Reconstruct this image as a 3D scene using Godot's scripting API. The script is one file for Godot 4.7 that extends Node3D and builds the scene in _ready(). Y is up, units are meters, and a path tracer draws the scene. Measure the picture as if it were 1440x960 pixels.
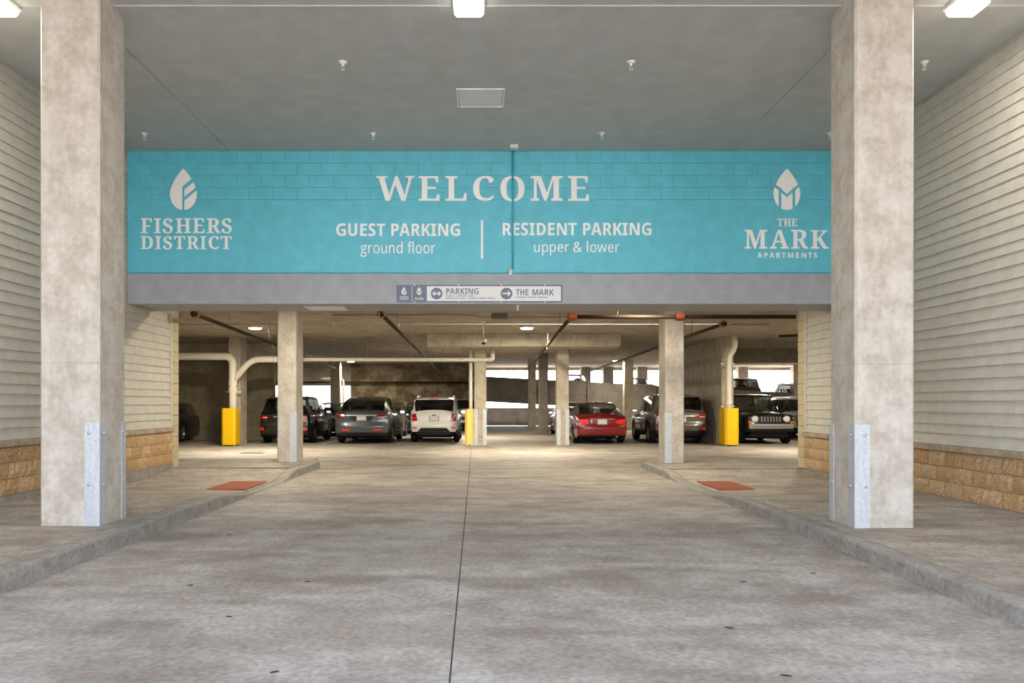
extends Node3D
# World: x right, y up, depth runs along -z. Road surface at y = 0.

const CAM_Y := 1.42
const FOCAL := 1170.0
const CEIL := 5.64
const WL := -5.99
const WR := 6.12
const FZ := 13.95      # depth of the entrance facade
const GC := 3.62       # garage ceiling height

var M := {}
var meshes := {}
var names := {}
var rng := RandomNumberGenerator.new()

# ------------------------------------------------------------------ helpers
func P(x: float, y: float, d: float) -> Vector3:
	return Vector3(x, y, -d)

func numbered(called: String) -> String:
	if not names.has(called):
		names[called] = 0
		return called
	names[called] += 1
	return "%s_%03d" % [called, names[called]]

func tag(o: Node3D, label := "", category := "", group := "", kind := "") -> Node3D:
	if label: o.set_meta("label", label)
	if category: o.set_meta("category", category)
	if group: o.set_meta("group", group)
	if kind: o.set_meta("kind", kind)
	return o

func base(called: String, at := Vector3.ZERO, turn := 0.0) -> Node3D:
	var o := Node3D.new()
	o.name = numbered(called)
	add_child(o)
	o.position = at
	o.rotation.y = turn
	return o

func part(parent: Node3D, called: String, mesh: Mesh, mat: Material, at := Vector3.ZERO, label := "") -> MeshInstance3D:
	var o := MeshInstance3D.new()
	o.name = called
	o.mesh = mesh
	o.material_override = mat
	parent.add_child(o, true)
	o.position = at
	if label: o.set_meta("label", label)
	return o

func single(called: String, mesh: Mesh, mat: Material, at: Vector3) -> MeshInstance3D:
	var o := MeshInstance3D.new()
	o.name = numbered(called)
	o.mesh = mesh
	o.material_override = mat
	add_child(o)
	o.position = at
	return o

func mb(smooth := false) -> SurfaceTool:
	var st := SurfaceTool.new()
	st.begin(Mesh.PRIMITIVE_TRIANGLES)
	st.set_smooth_group(0 if smooth else -1)
	return st

func done(st: SurfaceTool) -> ArrayMesh:
	st.generate_normals()
	return st.commit()

# a b c d run counter-clockwise seen from outside
func quad(st: SurfaceTool, a: Vector3, b: Vector3, c: Vector3, d: Vector3) -> void:
	if a.distance_squared_to(b) > 1e-12 and b.distance_squared_to(c) > 1e-12:
		st.add_vertex(a); st.add_vertex(c); st.add_vertex(b)
	if a.distance_squared_to(d) > 1e-12 and d.distance_squared_to(c) > 1e-12:
		st.add_vertex(a); st.add_vertex(d); st.add_vertex(c)

func tri(st: SurfaceTool, a: Vector3, b: Vector3, c: Vector3) -> void:
	st.add_vertex(a); st.add_vertex(c); st.add_vertex(b)

func add_box(st: SurfaceTool, c: Vector3, s: Vector3, b := 0.0) -> void:
	var h := s * 0.5
	b = minf(b, minf(h.x, minf(h.y, h.z)) * 0.98)
	var i := h - Vector3(b, b, b)
	var q := func(ax: int, sg: int) -> void:
		var u := (ax + 1) % 3
		var v := (ax + 2) % 3
		var pts := []
		for k in [[-1, -1], [1, -1], [1, 1], [-1, 1]]:
			var p := Vector3.ZERO
			p[ax] = h[ax] * sg
			p[u] = i[u] * k[0]
			p[v] = i[v] * k[1]
			pts.append(c + p)
		if sg > 0: quad(st, pts[0], pts[1], pts[2], pts[3])
		else: quad(st, pts[3], pts[2], pts[1], pts[0])
	for ax in 3:
		q.call(ax, 1)
		q.call(ax, -1)
	if b <= 0.0: return
	for ax in 3:
		var u := (ax + 1) % 3
		var v := (ax + 2) % 3
		for su in [-1, 1]:
			for sv in [-1, 1]:
				var pu := []
				for e in [-1, 1]:
					var p1 := Vector3.ZERO
					p1[ax] = i[ax] * e; p1[u] = h[u] * su; p1[v] = i[v] * sv
					var p2 := Vector3.ZERO
					p2[ax] = i[ax] * e; p2[u] = i[u] * su; p2[v] = h[v] * sv
					pu.append(c + p1); pu.append(c + p2)
				if su * sv > 0: quad(st, pu[0], pu[2], pu[3], pu[1])
				else: quad(st, pu[1], pu[3], pu[2], pu[0])
	for sx in [-1, 1]:
		for sy in [-1, 1]:
			for sz in [-1, 1]:
				var a := c + Vector3(h.x * sx, i.y * sy, i.z * sz)
				var d := c + Vector3(i.x * sx, h.y * sy, i.z * sz)
				var e := c + Vector3(i.x * sx, i.y * sy, h.z * sz)
				if sx * sy * sz > 0: tri(st, a, d, e)
				else: tri(st, a, e, d)

func box(s: Vector3, b := 0.0) -> ArrayMesh:
	var key := "box%.4v_%.4f" % [s, b]
	if not meshes.has(key):
		var st := mb()
		add_box(st, Vector3.ZERO, s, b)
		meshes[key] = done(st)
	return meshes[key]

# box from low and high corner, given as x, y, depth
func span(parent: Node3D, called: String, x0: float, x1: float, y0: float, y1: float, d0: float, d1: float, mat: Material, b := 0.0, label := "") -> MeshInstance3D:
	return part(parent, called, box(Vector3(x1 - x0, y1 - y0, d1 - d0), b), mat, P((x0 + x1) / 2, (y0 + y1) / 2, (d0 + d1) / 2), label)

func add_tube(st: SurfaceTool, pts: Array, r: float, n := 12, caps := true) -> void:
	var rings := []
	var up := Vector3.UP
	for k in pts.size():
		var t: Vector3
		if k == 0: t = pts[1] - pts[0]
		elif k == pts.size() - 1: t = pts[k] - pts[k - 1]
		else: t = (pts[k + 1] - pts[k]).normalized() + (pts[k] - pts[k - 1]).normalized()
		t = t.normalized()
		if k == 0:
			up = Vector3.RIGHT if absf(t.y) > 0.9 else Vector3.UP
		up = (up - t * up.dot(t)).normalized()
		var side := t.cross(up)
		var ring := []
		for j in n:
			var a := TAU * j / n
			ring.append(pts[k] + (up * cos(a) + side * sin(a)) * r)
		rings.append(ring)
	for k in pts.size() - 1:
		for j in n:
			var m := (j + 1) % n
			quad(st, rings[k][j], rings[k][m], rings[k + 1][m], rings[k + 1][j])
	if caps:
		for j in n:
			var m := (j + 1) % n
			tri(st, pts[0], rings[0][m], rings[0][j])
			tri(st, pts[-1], rings[-1][j], rings[-1][m])

func tube(pts: Array, r: float, n := 12) -> ArrayMesh:
	var st := mb(true)
	add_tube(st, pts, r, n)
	return done(st)

# profile of (radius, height) swept round y
func lathe(profile: Array, n := 20, smooth := true) -> ArrayMesh:
	var st := mb(smooth)
	for k in profile.size() - 1:
		for j in n:
			var a := TAU * j / n
			var b := TAU * (j + 1) / n
			var p: Vector2 = profile[k]
			var q: Vector2 = profile[k + 1]
			quad(st, Vector3(p.x * cos(b), p.y, p.x * sin(b)), Vector3(p.x * cos(a), p.y, p.x * sin(a)), Vector3(q.x * cos(a), q.y, q.x * sin(a)), Vector3(q.x * cos(b), q.y, q.x * sin(b)))
	return done(st)

# outline in x, y (any order) pushed out along +z by t
func plate(outline: PackedVector2Array, t: float) -> ArrayMesh:
	var st := mb()
	if Geometry2D.is_polygon_clockwise(outline):
		outline.reverse()
	var ix := Geometry2D.triangulate_polygon(outline)
	for k in range(0, ix.size(), 3):
		var a := outline[ix[k]]
		var b := outline[ix[k + 1]]
		var c := outline[ix[k + 2]]
		if (b - a).cross(c - a) < 0:
			var s := b
			b = c
			c = s
		tri(st, Vector3(a.x, a.y, t), Vector3(b.x, b.y, t), Vector3(c.x, c.y, t))
		tri(st, Vector3(a.x, a.y, 0), Vector3(c.x, c.y, 0), Vector3(b.x, b.y, 0))
	for k in outline.size():
		var a := outline[k]
		var b := outline[(k + 1) % outline.size()]
		quad(st, Vector3(a.x, a.y, 0), Vector3(b.x, b.y, 0), Vector3(b.x, b.y, t), Vector3(a.x, a.y, t))
	return done(st)

func lettering(text: String, serif: bool, bold: bool, w: float, h: float, t: float, spacing := 0.0) -> ArrayMesh:
	# a flat text mesh fitted to w x h, centred, its back at z = 0
	var font := SystemFont.new()
	font.font_names = PackedStringArray(["Droid Serif" if serif else "Droid Sans"])
	font.font_weight = 700 if bold else 400
	var used: Font = font
	if spacing > 0.0:
		var fv := FontVariation.new()
		fv.base_font = font
		fv.spacing_glyph = int(spacing * 64)
		used = fv
	var tm := TextMesh.new()
	tm.text = text
	tm.font = used
	tm.font_size = 64
	tm.pixel_size = 0.01
	tm.depth = 0.02
	tm.curve_step = 1.0
	var ar := tm.surface_get_arrays(0)
	var v: PackedVector3Array = ar[Mesh.ARRAY_VERTEX]
	var lo := Vector3(1e9, 1e9, 1e9)
	var hi := -lo
	for p in v:
		lo = lo.min(p)
		hi = hi.max(p)
	var sc := Vector3(w / (hi.x - lo.x), h / (hi.y - lo.y), t / maxf(hi.z - lo.z, 1e-6))
	var mid := (lo + hi) * 0.5
	for k in v.size():
		v[k] = Vector3((v[k].x - mid.x) * sc.x, (v[k].y - mid.y) * sc.y, (v[k].z - lo.z) * sc.z)
	ar[Mesh.ARRAY_VERTEX] = v
	var out := ArrayMesh.new()
	var a2 := []
	a2.resize(Mesh.ARRAY_MAX)
	a2[Mesh.ARRAY_VERTEX] = v
	a2[Mesh.ARRAY_NORMAL] = ar[Mesh.ARRAY_NORMAL]
	a2[Mesh.ARRAY_INDEX] = ar[Mesh.ARRAY_INDEX]
	out.add_surface_from_arrays(Mesh.PRIMITIVE_TRIANGLES, a2)
	return out

# ------------------------------------------------------------------ materials
func noise_bytes(seed_: int, freq: float, oct: int, w: int, h: int, to := 1024, kind := FastNoiseLite.TYPE_SIMPLEX_SMOOTH) -> PackedByteArray:
	var n := FastNoiseLite.new()
	n.seed = seed_
	n.noise_type = kind
	n.frequency = freq
	n.fractal_type = FastNoiseLite.FRACTAL_FBM
	n.fractal_octaves = oct
	var im := n.get_seamless_image(w, h, false, false, 0.12, true)
	im.convert(Image.FORMAT_L8)
	if w != to or h != to: im.resize(to, to, Image.INTERPOLATE_CUBIC)
	return im.get_data()

# layers: [bytes, weight, low, high]; each layer pushes towards `dark` where its value is low
func blend_texture(layers: Array, light: Color, dark: Color, third := Color.BLACK, third_layer := [], size := 1024) -> ImageTexture:
	var out := PackedByteArray()
	out.resize(size * size * 3)
	var nl := layers.size()
	for k in size * size:
		var v := 0.0
		for l in nl:
			var y: Array = layers[l]
			var s: float = (y[0][k] / 255.0 - y[2]) / (y[3] - y[2])
			v += y[1] * (1.0 - clampf(s, 0.0, 1.0))
		v = clampf(v, 0.0, 1.0)
		var r := light.r + (dark.r - light.r) * v
		var g := light.g + (dark.g - light.g) * v
		var b := light.b + (dark.b - light.b) * v
		if third_layer:
			var t: float = clampf((third_layer[0][k] / 255.0 - third_layer[1]) / (third_layer[2] - third_layer[1]), 0.0, 1.0) * third_layer[3]
			r += (third.r - r) * t
			g += (third.g - g) * t
			b += (third.b - b) * t
		out[k * 3] = int(clampf(r, 0, 1) * 255)
		out[k * 3 + 1] = int(clampf(g, 0, 1) * 255)
		out[k * 3 + 2] = int(clampf(b, 0, 1) * 255)
	return ImageTexture.create_from_image(Image.create_from_data(size, size, false, Image.FORMAT_RGB8, out))

func height_texture(bytes: PackedByteArray, size := 1024) -> ImageTexture:
	return ImageTexture.create_from_image(Image.create_from_data(size, size, false, Image.FORMAT_L8, bytes))

func mat(called: String, c: Color, rough := 0.6, metal := 0.0, tex: Texture2D = null, scale := 1.0, spec := 0.5) -> StandardMaterial3D:
	var m := StandardMaterial3D.new()
	m.resource_name = called
	m.albedo_color = c
	m.roughness = rough
	m.metallic = metal
	m.metallic_specular = spec
	if tex:
		m.albedo_texture = tex
		m.uv1_triplanar = true
		m.uv1_world_triplanar = true
		m.uv1_scale = Vector3(scale, scale, scale)
	M[called] = m
	return m

func bump(m: StandardMaterial3D, tex: Texture2D, cm: float) -> void:
	m.heightmap_enabled = true
	m.heightmap_texture = tex
	m.heightmap_scale = cm

func glow(called: String, c: Color, energy: float) -> StandardMaterial3D:
	var m := mat(called, c, 0.5)
	m.emission_enabled = true
	m.emission = c
	m.emission_energy_multiplier = energy
	return m

func make_materials() -> void:
	var fine := noise_bytes(1, 0.12, 3, 1024, 1024)
	var blot := noise_bytes(2, 0.006, 5, 1024, 1024)
	var mid := noise_bytes(3, 0.025, 4, 1024, 1024)
	var streak_x := noise_bytes(4, 0.02, 5, 400, 1024)
	var streak_y := noise_bytes(5, 0.02, 4, 1024, 128)
	var patch := noise_bytes(6, 0.005, 3, 1024, 1024)
	var pits := noise_bytes(7, 0.05, 2, 1024, 1024, 1024, FastNoiseLite.TYPE_CELLULAR)
	var stain := noise_bytes(8, 0.009, 5, 512, 1024)
	var cast := blend_texture([[blot, 0.5, 0.25, 0.7], [mid, 0.3, 0.2, 0.7], [fine, 0.22, 0.2, 0.8], [streak_y, 0.22, 0.2, 0.7]], Color(1, 1, 1), Color(0.83, 0.81, 0.78), Color(0.97, 0.97, 0.98), [patch, 0.55, 0.8, 0.5])
	var road := blend_texture([[streak_x, 0.26, 0.22, 0.68], [blot, 0.32, 0.2, 0.62], [stain, 0.35, 0.2, 0.5], [fine, 0.22, 0.25, 0.8], [mid, 0.26, 0.25, 0.7]], Color(1, 1, 1), Color(0.73, 0.70, 0.68), Color(0.84, 0.81, 0.78), [patch, 0.62, 0.85, 0.5])
	var grime := blend_texture([[blot, 0.75, 0.3, 0.6], [streak_x, 0.35, 0.2, 0.6], [mid, 0.3, 0.2, 0.6]], Color(1, 1, 1), Color(0.66, 0.62, 0.55))
	var soft := blend_texture([[blot, 0.5, 0.2, 0.8], [fine, 0.3, 0.2, 0.8]], Color(1, 1, 1), Color(0.90, 0.90, 0.89))
	var split := blend_texture([[mid, 0.5, 0.25, 0.7], [fine, 0.5, 0.2, 0.75]], Color(1, 1, 1), Color(0.66, 0.58, 0.48))
	var spangle := blend_texture([[mid, 0.6, 0.2, 0.8], [streak_y, 0.4, 0.2, 0.7]], Color(1, 1, 1), Color(0.88, 0.89, 0.91))
	var h_fine := height_texture(fine)
	var h_mid := height_texture(mid)
	# concrete
	var m := mat("column_concrete", Color(0.81, 0.785, 0.75), 0.8, 0, cast, 0.45)
	bump(m, h_mid, 0.15)
	m = mat("garage_concrete", Color(0.76, 0.735, 0.68), 0.85, 0, cast, 0.3)
	bump(m, h_mid, 0.2)
	m = mat("road_concrete", Color(0.765, 0.745, 0.73), 0.75, 0, road, 0.11)
	bump(m, h_fine, 0.12)
	m = mat("walk_concrete", Color(0.77, 0.742, 0.71), 0.8, 0, road, 0.17)
	bump(m, h_fine, 0.12)
	m = mat("curb_concrete", Color(0.68, 0.67, 0.66), 0.8, 0, cast, 0.5)
	bump(m, h_mid, 0.3)
	# finer grain over the large stains of the paving
	var swirl := noise_bytes(11, 0.018, 5, 1024, 1024, 1024, FastNoiseLite.TYPE_CELLULAR)
	var grain := blend_texture([[mid, 0.45, 0.25, 0.7], [fine, 0.35, 0.2, 0.8], [swirl, 0.4, 0.1, 0.45]], Color(1, 1, 1), Color(0.80, 0.79, 0.78))
	for n in ["road_concrete", "walk_concrete", "curb_concrete"]:
		M[n].detail_enabled = true
		M[n].detail_blend_mode = BaseMaterial3D.BLEND_MODE_MUL
		M[n].detail_uv_layer = BaseMaterial3D.DETAIL_UV_2
		M[n].detail_albedo = grain
		M[n].uv2_triplanar = true
		M[n].uv2_world_triplanar = true
		M[n].uv2_scale = Vector3(0.7, 0.7, 0.7)
	mat("joint", Color(0.40, 0.38, 0.36), 0.95)
	m = mat("stained_concrete", Color(0.66, 0.62, 0.54), 0.9, 0, grime, 0.12)
	bump(m, h_mid, 0.3)
	mat("olive_concrete", Color(0.66, 0.62, 0.52), 0.9, 0, cast, 0.2)
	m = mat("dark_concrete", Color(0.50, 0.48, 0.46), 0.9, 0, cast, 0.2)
	m = mat("garage_slab", Color(0.70, 0.665, 0.59), 0.9, 0, cast, 0.16)
	# paint and cladding
	m = mat("teal_paint", Color(0.365, 0.76, 0.845), 0.5, 0, soft, 0.5)
	mat("teal_joint", Color(0.22, 0.65, 0.74), 0.6)
	mat("grey_paint", Color(0.63, 0.64, 0.665), 0.55, 0, soft, 0.5)
	mat("soffit", Color(0.74, 0.75, 0.748), 0.7, 0, soft, 0.3)
	mat("soffit_trim", Color(0.78, 0.76, 0.74), 0.5)
	mat("siding", Color(0.80, 0.785, 0.745), 0.6, 0, soft, 0.6)
	mat("wall_core", Color(0.62, 0.60, 0.57), 0.9)
	m = mat("split_block", Color(0.88, 0.77, 0.62), 0.9, 0, split, 0.9)
	bump(m, h_fine, 0.5)
	mat("mortar", Color(0.58, 0.50, 0.40), 0.95)
	mat("ledge_stone", Color(0.72, 0.66, 0.58), 0.85, 0, cast, 0.6)
	mat("jamb_block", Color(0.80, 0.75, 0.63), 0.8, 0, soft, 0.8)
	mat("white_print", Color(0.94, 0.935, 0.93), 0.6)
	mat("sign_slate", Color(0.38, 0.43, 0.50), 0.5)
	mat("sign_white", Color(0.86, 0.86, 0.86), 0.5)
	mat("line_paint", Color(0.86, 0.85, 0.82), 0.7, 0, cast, 0.8)
	mat("tactile", Color(0.62, 0.305, 0.18), 0.75, 0, soft, 1.5)
	# metal, plastic, paint
	mat("galvanised", Color(0.80, 0.815, 0.83), 0.5, 0.35, spangle, 0.9)
	mat("bolt_steel", Color(0.75, 0.76, 0.78), 0.35, 0.8)
	mat("yellow_paint", Color(0.91, 0.73, 0.04), 0.4)
	mat("pale_yellow_paint", Color(0.92, 0.80, 0.42), 0.45)
	mat("pvc", Color(0.91, 0.89, 0.84), 0.4)
	mat("brown_pipe", Color(0.20, 0.145, 0.11), 0.6, 0.2)
	mat("coupling", Color(0.50, 0.24, 0.13), 0.55)
	mat("white_metal", Color(0.86, 0.86, 0.85), 0.4)
	mat("conduit", Color(0.58, 0.57, 0.54), 0.5, 0.2)
	mat("box_grey", Color(0.42, 0.41, 0.38), 0.6)
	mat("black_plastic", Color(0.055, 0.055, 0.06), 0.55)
	mat("housing", Color(0.80, 0.80, 0.78), 0.4)
	glow("lens_canopy", Color(1.0, 0.97, 0.92), 6.0)
	glow("lens_garage", Color(1.0, 0.95, 0.80), 6.0)
	# cars
	for c in [["black_car", Color(0.03, 0.03, 0.033)], ["grey_car", Color(0.27, 0.29, 0.32)], ["white_car", Color(0.87, 0.87, 0.86)], ["red_car", Color(0.47, 0.025, 0.06)], ["brown_car", Color(0.33, 0.31, 0.29)], ["silver_car", Color(0.60, 0.63, 0.68)], ["dark_car", Color(0.13, 0.12, 0.13)], ["mauve_car", Color(0.30, 0.24, 0.24)]]:
		m = mat(c[0], c[1], 0.35, 0.25 if c[0] in ["grey_car", "brown_car", "silver_car"] else 0.0)
		m.clearcoat_enabled = true
		m.clearcoat = 1.0
		m.clearcoat_roughness = 0.04
	m = mat("car_glass", Color(0.14, 0.18, 0.18, 0.35), 0.02)
	m.transparency = BaseMaterial3D.TRANSPARENCY_ALPHA
	m = mat("privacy_glass", Color(0.012, 0.014, 0.016, 0.92), 0.03)
	m.transparency = BaseMaterial3D.TRANSPARENCY_ALPHA
	mat("tail_red", Color(0.62, 0.02, 0.03), 0.15)
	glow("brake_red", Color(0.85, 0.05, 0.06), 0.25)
	mat("amber", Color(0.85, 0.38, 0.04), 0.2)
	mat("lamp_clear", Color(0.82, 0.84, 0.85), 0.1)
	mat("chrome", Color(0.80, 0.81, 0.83), 0.12, 1.0)
	mat("bar_silver", Color(0.74, 0.75, 0.77), 0.3, 0.3)
	mat("rim_alloy", Color(0.62, 0.63, 0.65), 0.3, 0.85)
	mat("rubber", Color(0.045, 0.045, 0.047), 0.85)
	mat("cladding", Color(0.07, 0.07, 0.072), 0.7)
	mat("bumper_grey", Color(0.56, 0.57, 0.58), 0.45)
	mat("plate_white", Color(0.80, 0.80, 0.78), 0.5)
	mat("seat_cloth", Color(0.16, 0.155, 0.15), 0.9)
	mat("seat_tan", Color(0.52, 0.48, 0.40), 0.9)
	mat("leaf_brown", Color(0.20, 0.15, 0.10), 0.9)

# ------------------------------------------------------------------ setting
func surface_grid(xs: Array, ds: Array, height: Callable, bottom: float) -> ArrayMesh:
	var st := mb(false)
	for i in xs.size() - 1:
		for j in ds.size() - 1:
			var a := P(xs[i], height.call(xs[i], ds[j]), ds[j])
			var b := P(xs[i + 1], height.call(xs[i + 1], ds[j]), ds[j])
			var c := P(xs[i + 1], height.call(xs[i + 1], ds[j + 1]), ds[j + 1])
			var d := P(xs[i], height.call(xs[i], ds[j + 1]), ds[j + 1])
			quad(st, a, b, c, d)
			if j == 0: quad(st, Vector3(a.x, bottom, a.z), Vector3(b.x, bottom, b.z), b, a)
			if j == ds.size() - 2: quad(st, Vector3(c.x, bottom, c.z), Vector3(d.x, bottom, d.z), d, c)
			if i == 0: quad(st, Vector3(d.x, bottom, d.z), Vector3(a.x, bottom, a.z), a, d)
			if i == xs.size() - 2: quad(st, Vector3(b.x, bottom, b.z), Vector3(c.x, bottom, c.z), c, b)
	return done(st)

# height of the walk above the road along its depth: full, down to the crossing, up again
func walk_h(d: float, full: float, low: float) -> float:
	if d < 11.0: return full
	if d < 13.2: return lerpf(full, low, smoothstep(11.0, 13.2, d))
	if d < 14.6: return low
	if d < 15.9: return lerpf(low, full, smoothstep(14.6, 15.9, d))
	return full

# a road slab whose edge on the long joint follows that joint's slight drift to the left
func slab_piece(x0: float, x1: float, d0: float, d1: float, g: float) -> ArrayMesh:
	var edge := func(x: float, d: float) -> float: return -0.134 - 0.0109 * d if x == -0.29 else x
	var st := mb(false)
	var b := []
	for q in [[x0, d0, g], [x1, d0, -g], [x1, d1, -g], [x0, d1, g]]: b.append(P(edge.call(q[0], q[1]) + q[2], 0, q[1]))
	var low := Vector3(0, -0.2, 0)
	quad(st, b[0], b[1], b[2], b[3])
	quad(st, b[3] + low, b[2] + low, b[1] + low, b[0] + low)
	for k in 4: quad(st, b[k] + low, b[(k + 1) % 4] + low, b[(k + 1) % 4], b[k])
	return done(st)

func make_floor() -> void:
	var fl := base("floor")
	tag(fl, "", "", "", "structure")
	# road slabs, split by one long joint that drifts left with depth and by one at the right inside the garage
	var edges := [-4.0, -0.29, 2.61, 4.0]
	var g := 0.005
	var cross := [[-14.0, 16.6], [16.6, 52.6]]
	for r in cross.size():
		var d0: float = cross[r][0]
		var d1: float = cross[r][1]
		var cols := [[-16.0, -0.29], [-0.29, 24.0]] if r == 0 else [[-16.0, -0.29], [-0.29, 2.61], [2.61, 24.0]]
		for c in cols:
			part(fl, "slab", slab_piece(c[0], c[1], d0 + g, d1 - g, g), M.road_concrete)
	span(fl, "joint_bed", -16.0, 24.0, -0.3, -0.012, -14.0, 52.6, M.joint)
	# ground outside, all round
	var gr := base("ground")
	tag(gr, "", "", "", "structure")
	span(gr, "apron", -60, 60, -0.32, -0.03, -60, -14.02, M.walk_concrete)
	span(gr, "apron", -60, 60, -0.6, -0.32, 52.7, 140, M.walk_concrete)
	span(gr, "apron", -60, -16.1, -0.32, -0.03, -14.0, 52.6, M.walk_concrete)
	span(gr, "apron", 24.1, 60, -0.32, -0.03, -14.0, 52.6, M.walk_concrete)
	# walks with kerbs
	for s in [-1, 1]:
		var kerb: float = -3.58 if s < 0 else 3.40
		var wall: float = WL if s < 0 else WR
		var full := 0.155 if s < 0 else 0.135
		var w := base("sidewalk")
		tag(w, "", "", "", "structure")
		var ds := [-2.0, 4.0, 7.0, 9.0, 10.0, 11.0, 11.4, 11.8, 12.2, 12.6, 13.0, 13.2, 13.9, 14.6, 14.9, 15.2, 15.6, 15.9, 17.0, 18.0, 18.8]
		var inner: float = kerb + 0.19 * s
		var h := func(x: float, d: float) -> float:
			var t := clampf(absf(x - inner) / absf(wall - inner), 0.0, 1.0)
			return walk_h(d, full + 0.012 * t, lerpf(0.02, 0.065, t))
		var xs := []
		for k in 7: xs.append(lerpf(inner + 0.004 * s, wall + 0.02 * s, k / 6.0))
		if s < 0: xs.reverse()
		part(w, "walk_slab", surface_grid(xs, ds.filter(func(d): return d <= 16.25), h, -0.02), M.walk_concrete)
		var xs2 := []
		for k in 7: xs2.append(lerpf(inner + 0.004 * s, s * 15.0, k / 6.0))
		if s < 0: xs2.reverse()
		part(w, "walk_slab", surface_grid(xs2, [16.256, 17.0, 18.0, 18.8], func(_x, _d): return full + 0.004, -0.02), M.walk_concrete)
		# kerb: a separate strip with a rounded nose, swept along depth in lengths with joints
		var cuts := [-2.0, 5.0, 7.6, 9.7, 11.6, 13.9, 15.75, 18.0]
		for c in cuts.size() - 1:
			var kd := [cuts[c] + 0.004]
			for d in ds:
				if d > cuts[c] + 0.05 and d < cuts[c + 1] - 0.05: kd.append(d)
			kd.append(cuts[c + 1] - 0.004)
			var st := mb(false)
			var prev := []
			for d in kd:
				var top: float = walk_h(d, full, 0.014)
				var ring := []
				for q in [[0.0, -0.1], [0.0, 0.0], [0.010, 0.84], [0.018, 0.95], [0.036, 1.0], [0.186, 1.0], [0.186, -0.1]]:
					ring.append(P(kerb + q[0] * s, top * q[1] if q[1] >= 0 else -0.02, d))
				if prev:
					for k in ring.size() - 1:
						if s > 0: quad(st, prev[k + 1], prev[k], ring[k], ring[k + 1])
						else: quad(st, prev[k], prev[k + 1], ring[k + 1], ring[k])
				prev = ring
				if d == kd[0] or d == kd[-1]:
					for k in range(1, ring.size() - 2):
						tri(st, ring[0], ring[k], ring[k + 1])
			part(w, "kerb_stone", done(st), M.curb_concrete)
		# rounded end of the kerb
		var st2 := mb(false)
		var last := []
		for k in 9:
			var a := PI / 2 * k / 8.0
			var ring := []
			var cx: float = kerb + 0.6 * s
			for q in [[0.6, -0.02], [0.6, 0.0], [0.59, 0.84], [0.582, 0.95], [0.564, 1.0], [0.0, 1.0]]:
				ring.append(P(cx - cos(a) * q[0] * s, full * q[1] if q[1] >= 0 else -0.02, 18.0 + sin(a) * q[0]))
			if last:
				for j in ring.size() - 1:
					if s > 0: quad(st2, last[j + 1], last[j], ring[j], ring[j + 1])
					else: quad(st2, last[j], last[j + 1], ring[j + 1], ring[j])
			last = ring
		part(w, "kerb_end", done(st2), M.curb_concrete)
		span(w, "kerb_end", minf(kerb + 0.6 * s, kerb + 3.0 * s), maxf(kerb + 0.6 * s, kerb + 3.0 * s), -0.02, full, 18.0, 18.6, M.curb_concrete)
	# one meandering sealed crack across the drive
	var cp := []
	for q in [[600, 655], [613, 656.5], [640, 661], [672, 666.5], [700, 671], [730, 674.5], [765, 680], [800, 684], [835, 686.5]]:
		var cd: float = CAM_Y * FOCAL / (q[1] - 566.0)
		cp.append(P((q[0] - 682.0) * cd / FOCAL, 0.0, cd))
	var cs := mb(false)
	for k in cp.size() - 1:
		var wa := 0.012 + 0.008 * sin(k * 2.1)
		var wb := 0.012 + 0.008 * sin((k + 1) * 2.1)
		var up := Vector3(0, 0.002, 0)
		var za := Vector3(0, 0, wa)
		var zb := Vector3(0, 0, wb)
		quad(cs, cp[k] + za + up, cp[k + 1] + zb + up, cp[k + 1] - zb + up, cp[k] - za + up)
		quad(cs, cp[k] + za, cp[k + 1] + zb, cp[k + 1] + zb + up, cp[k] + za + up)
		quad(cs, cp[k + 1] - zb, cp[k] - za, cp[k] - za + up, cp[k + 1] - zb + up)
	part(fl, "crack_seal", done(cs), M.joint)
	# parking bay lines
	for x in [-10.2, -8.1, -5.55, -3.0, -0.75, 2.95, 5.45, 8.6, 11.0]:
		var ln := single("parking_line", box(Vector3(0.1, 0.004, 5.0)), M.line_paint, P(x, 0.0025, 30.8))
		tag(ln, "", "", "", "structure")

func make_canopy() -> void:
	var c := base("ceiling")
	tag(c, "", "", "", "structure")
	var xs := [[WL - 0.3, -4.285], [-4.275, 4.115], [4.125, WR + 0.3]]
	for x in xs:
		span(c, "soffit_panel", x[0], x[1], CEIL, CEIL + 0.05, 8.865, FZ + 0.3, M.soffit, 0.004)
	span(c, "soffit_panel", WL - 0.3, WR + 0.3, CEIL, CEIL + 0.05, CANOPY_D, 8.835, M.soffit, 0.004)
	span(c, "soffit_trim", WL, WR, CEIL - 0.008, CEIL + 0.04, 8.837, 8.863, M.soffit_trim)
	span(c, "slab", WL - 0.4, WR + 0.4, CEIL + 0.06, CEIL + 0.6, CANOPY_D, FZ + 0.6, M.garage_concrete)

const CANOPY_D := -1.5

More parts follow.
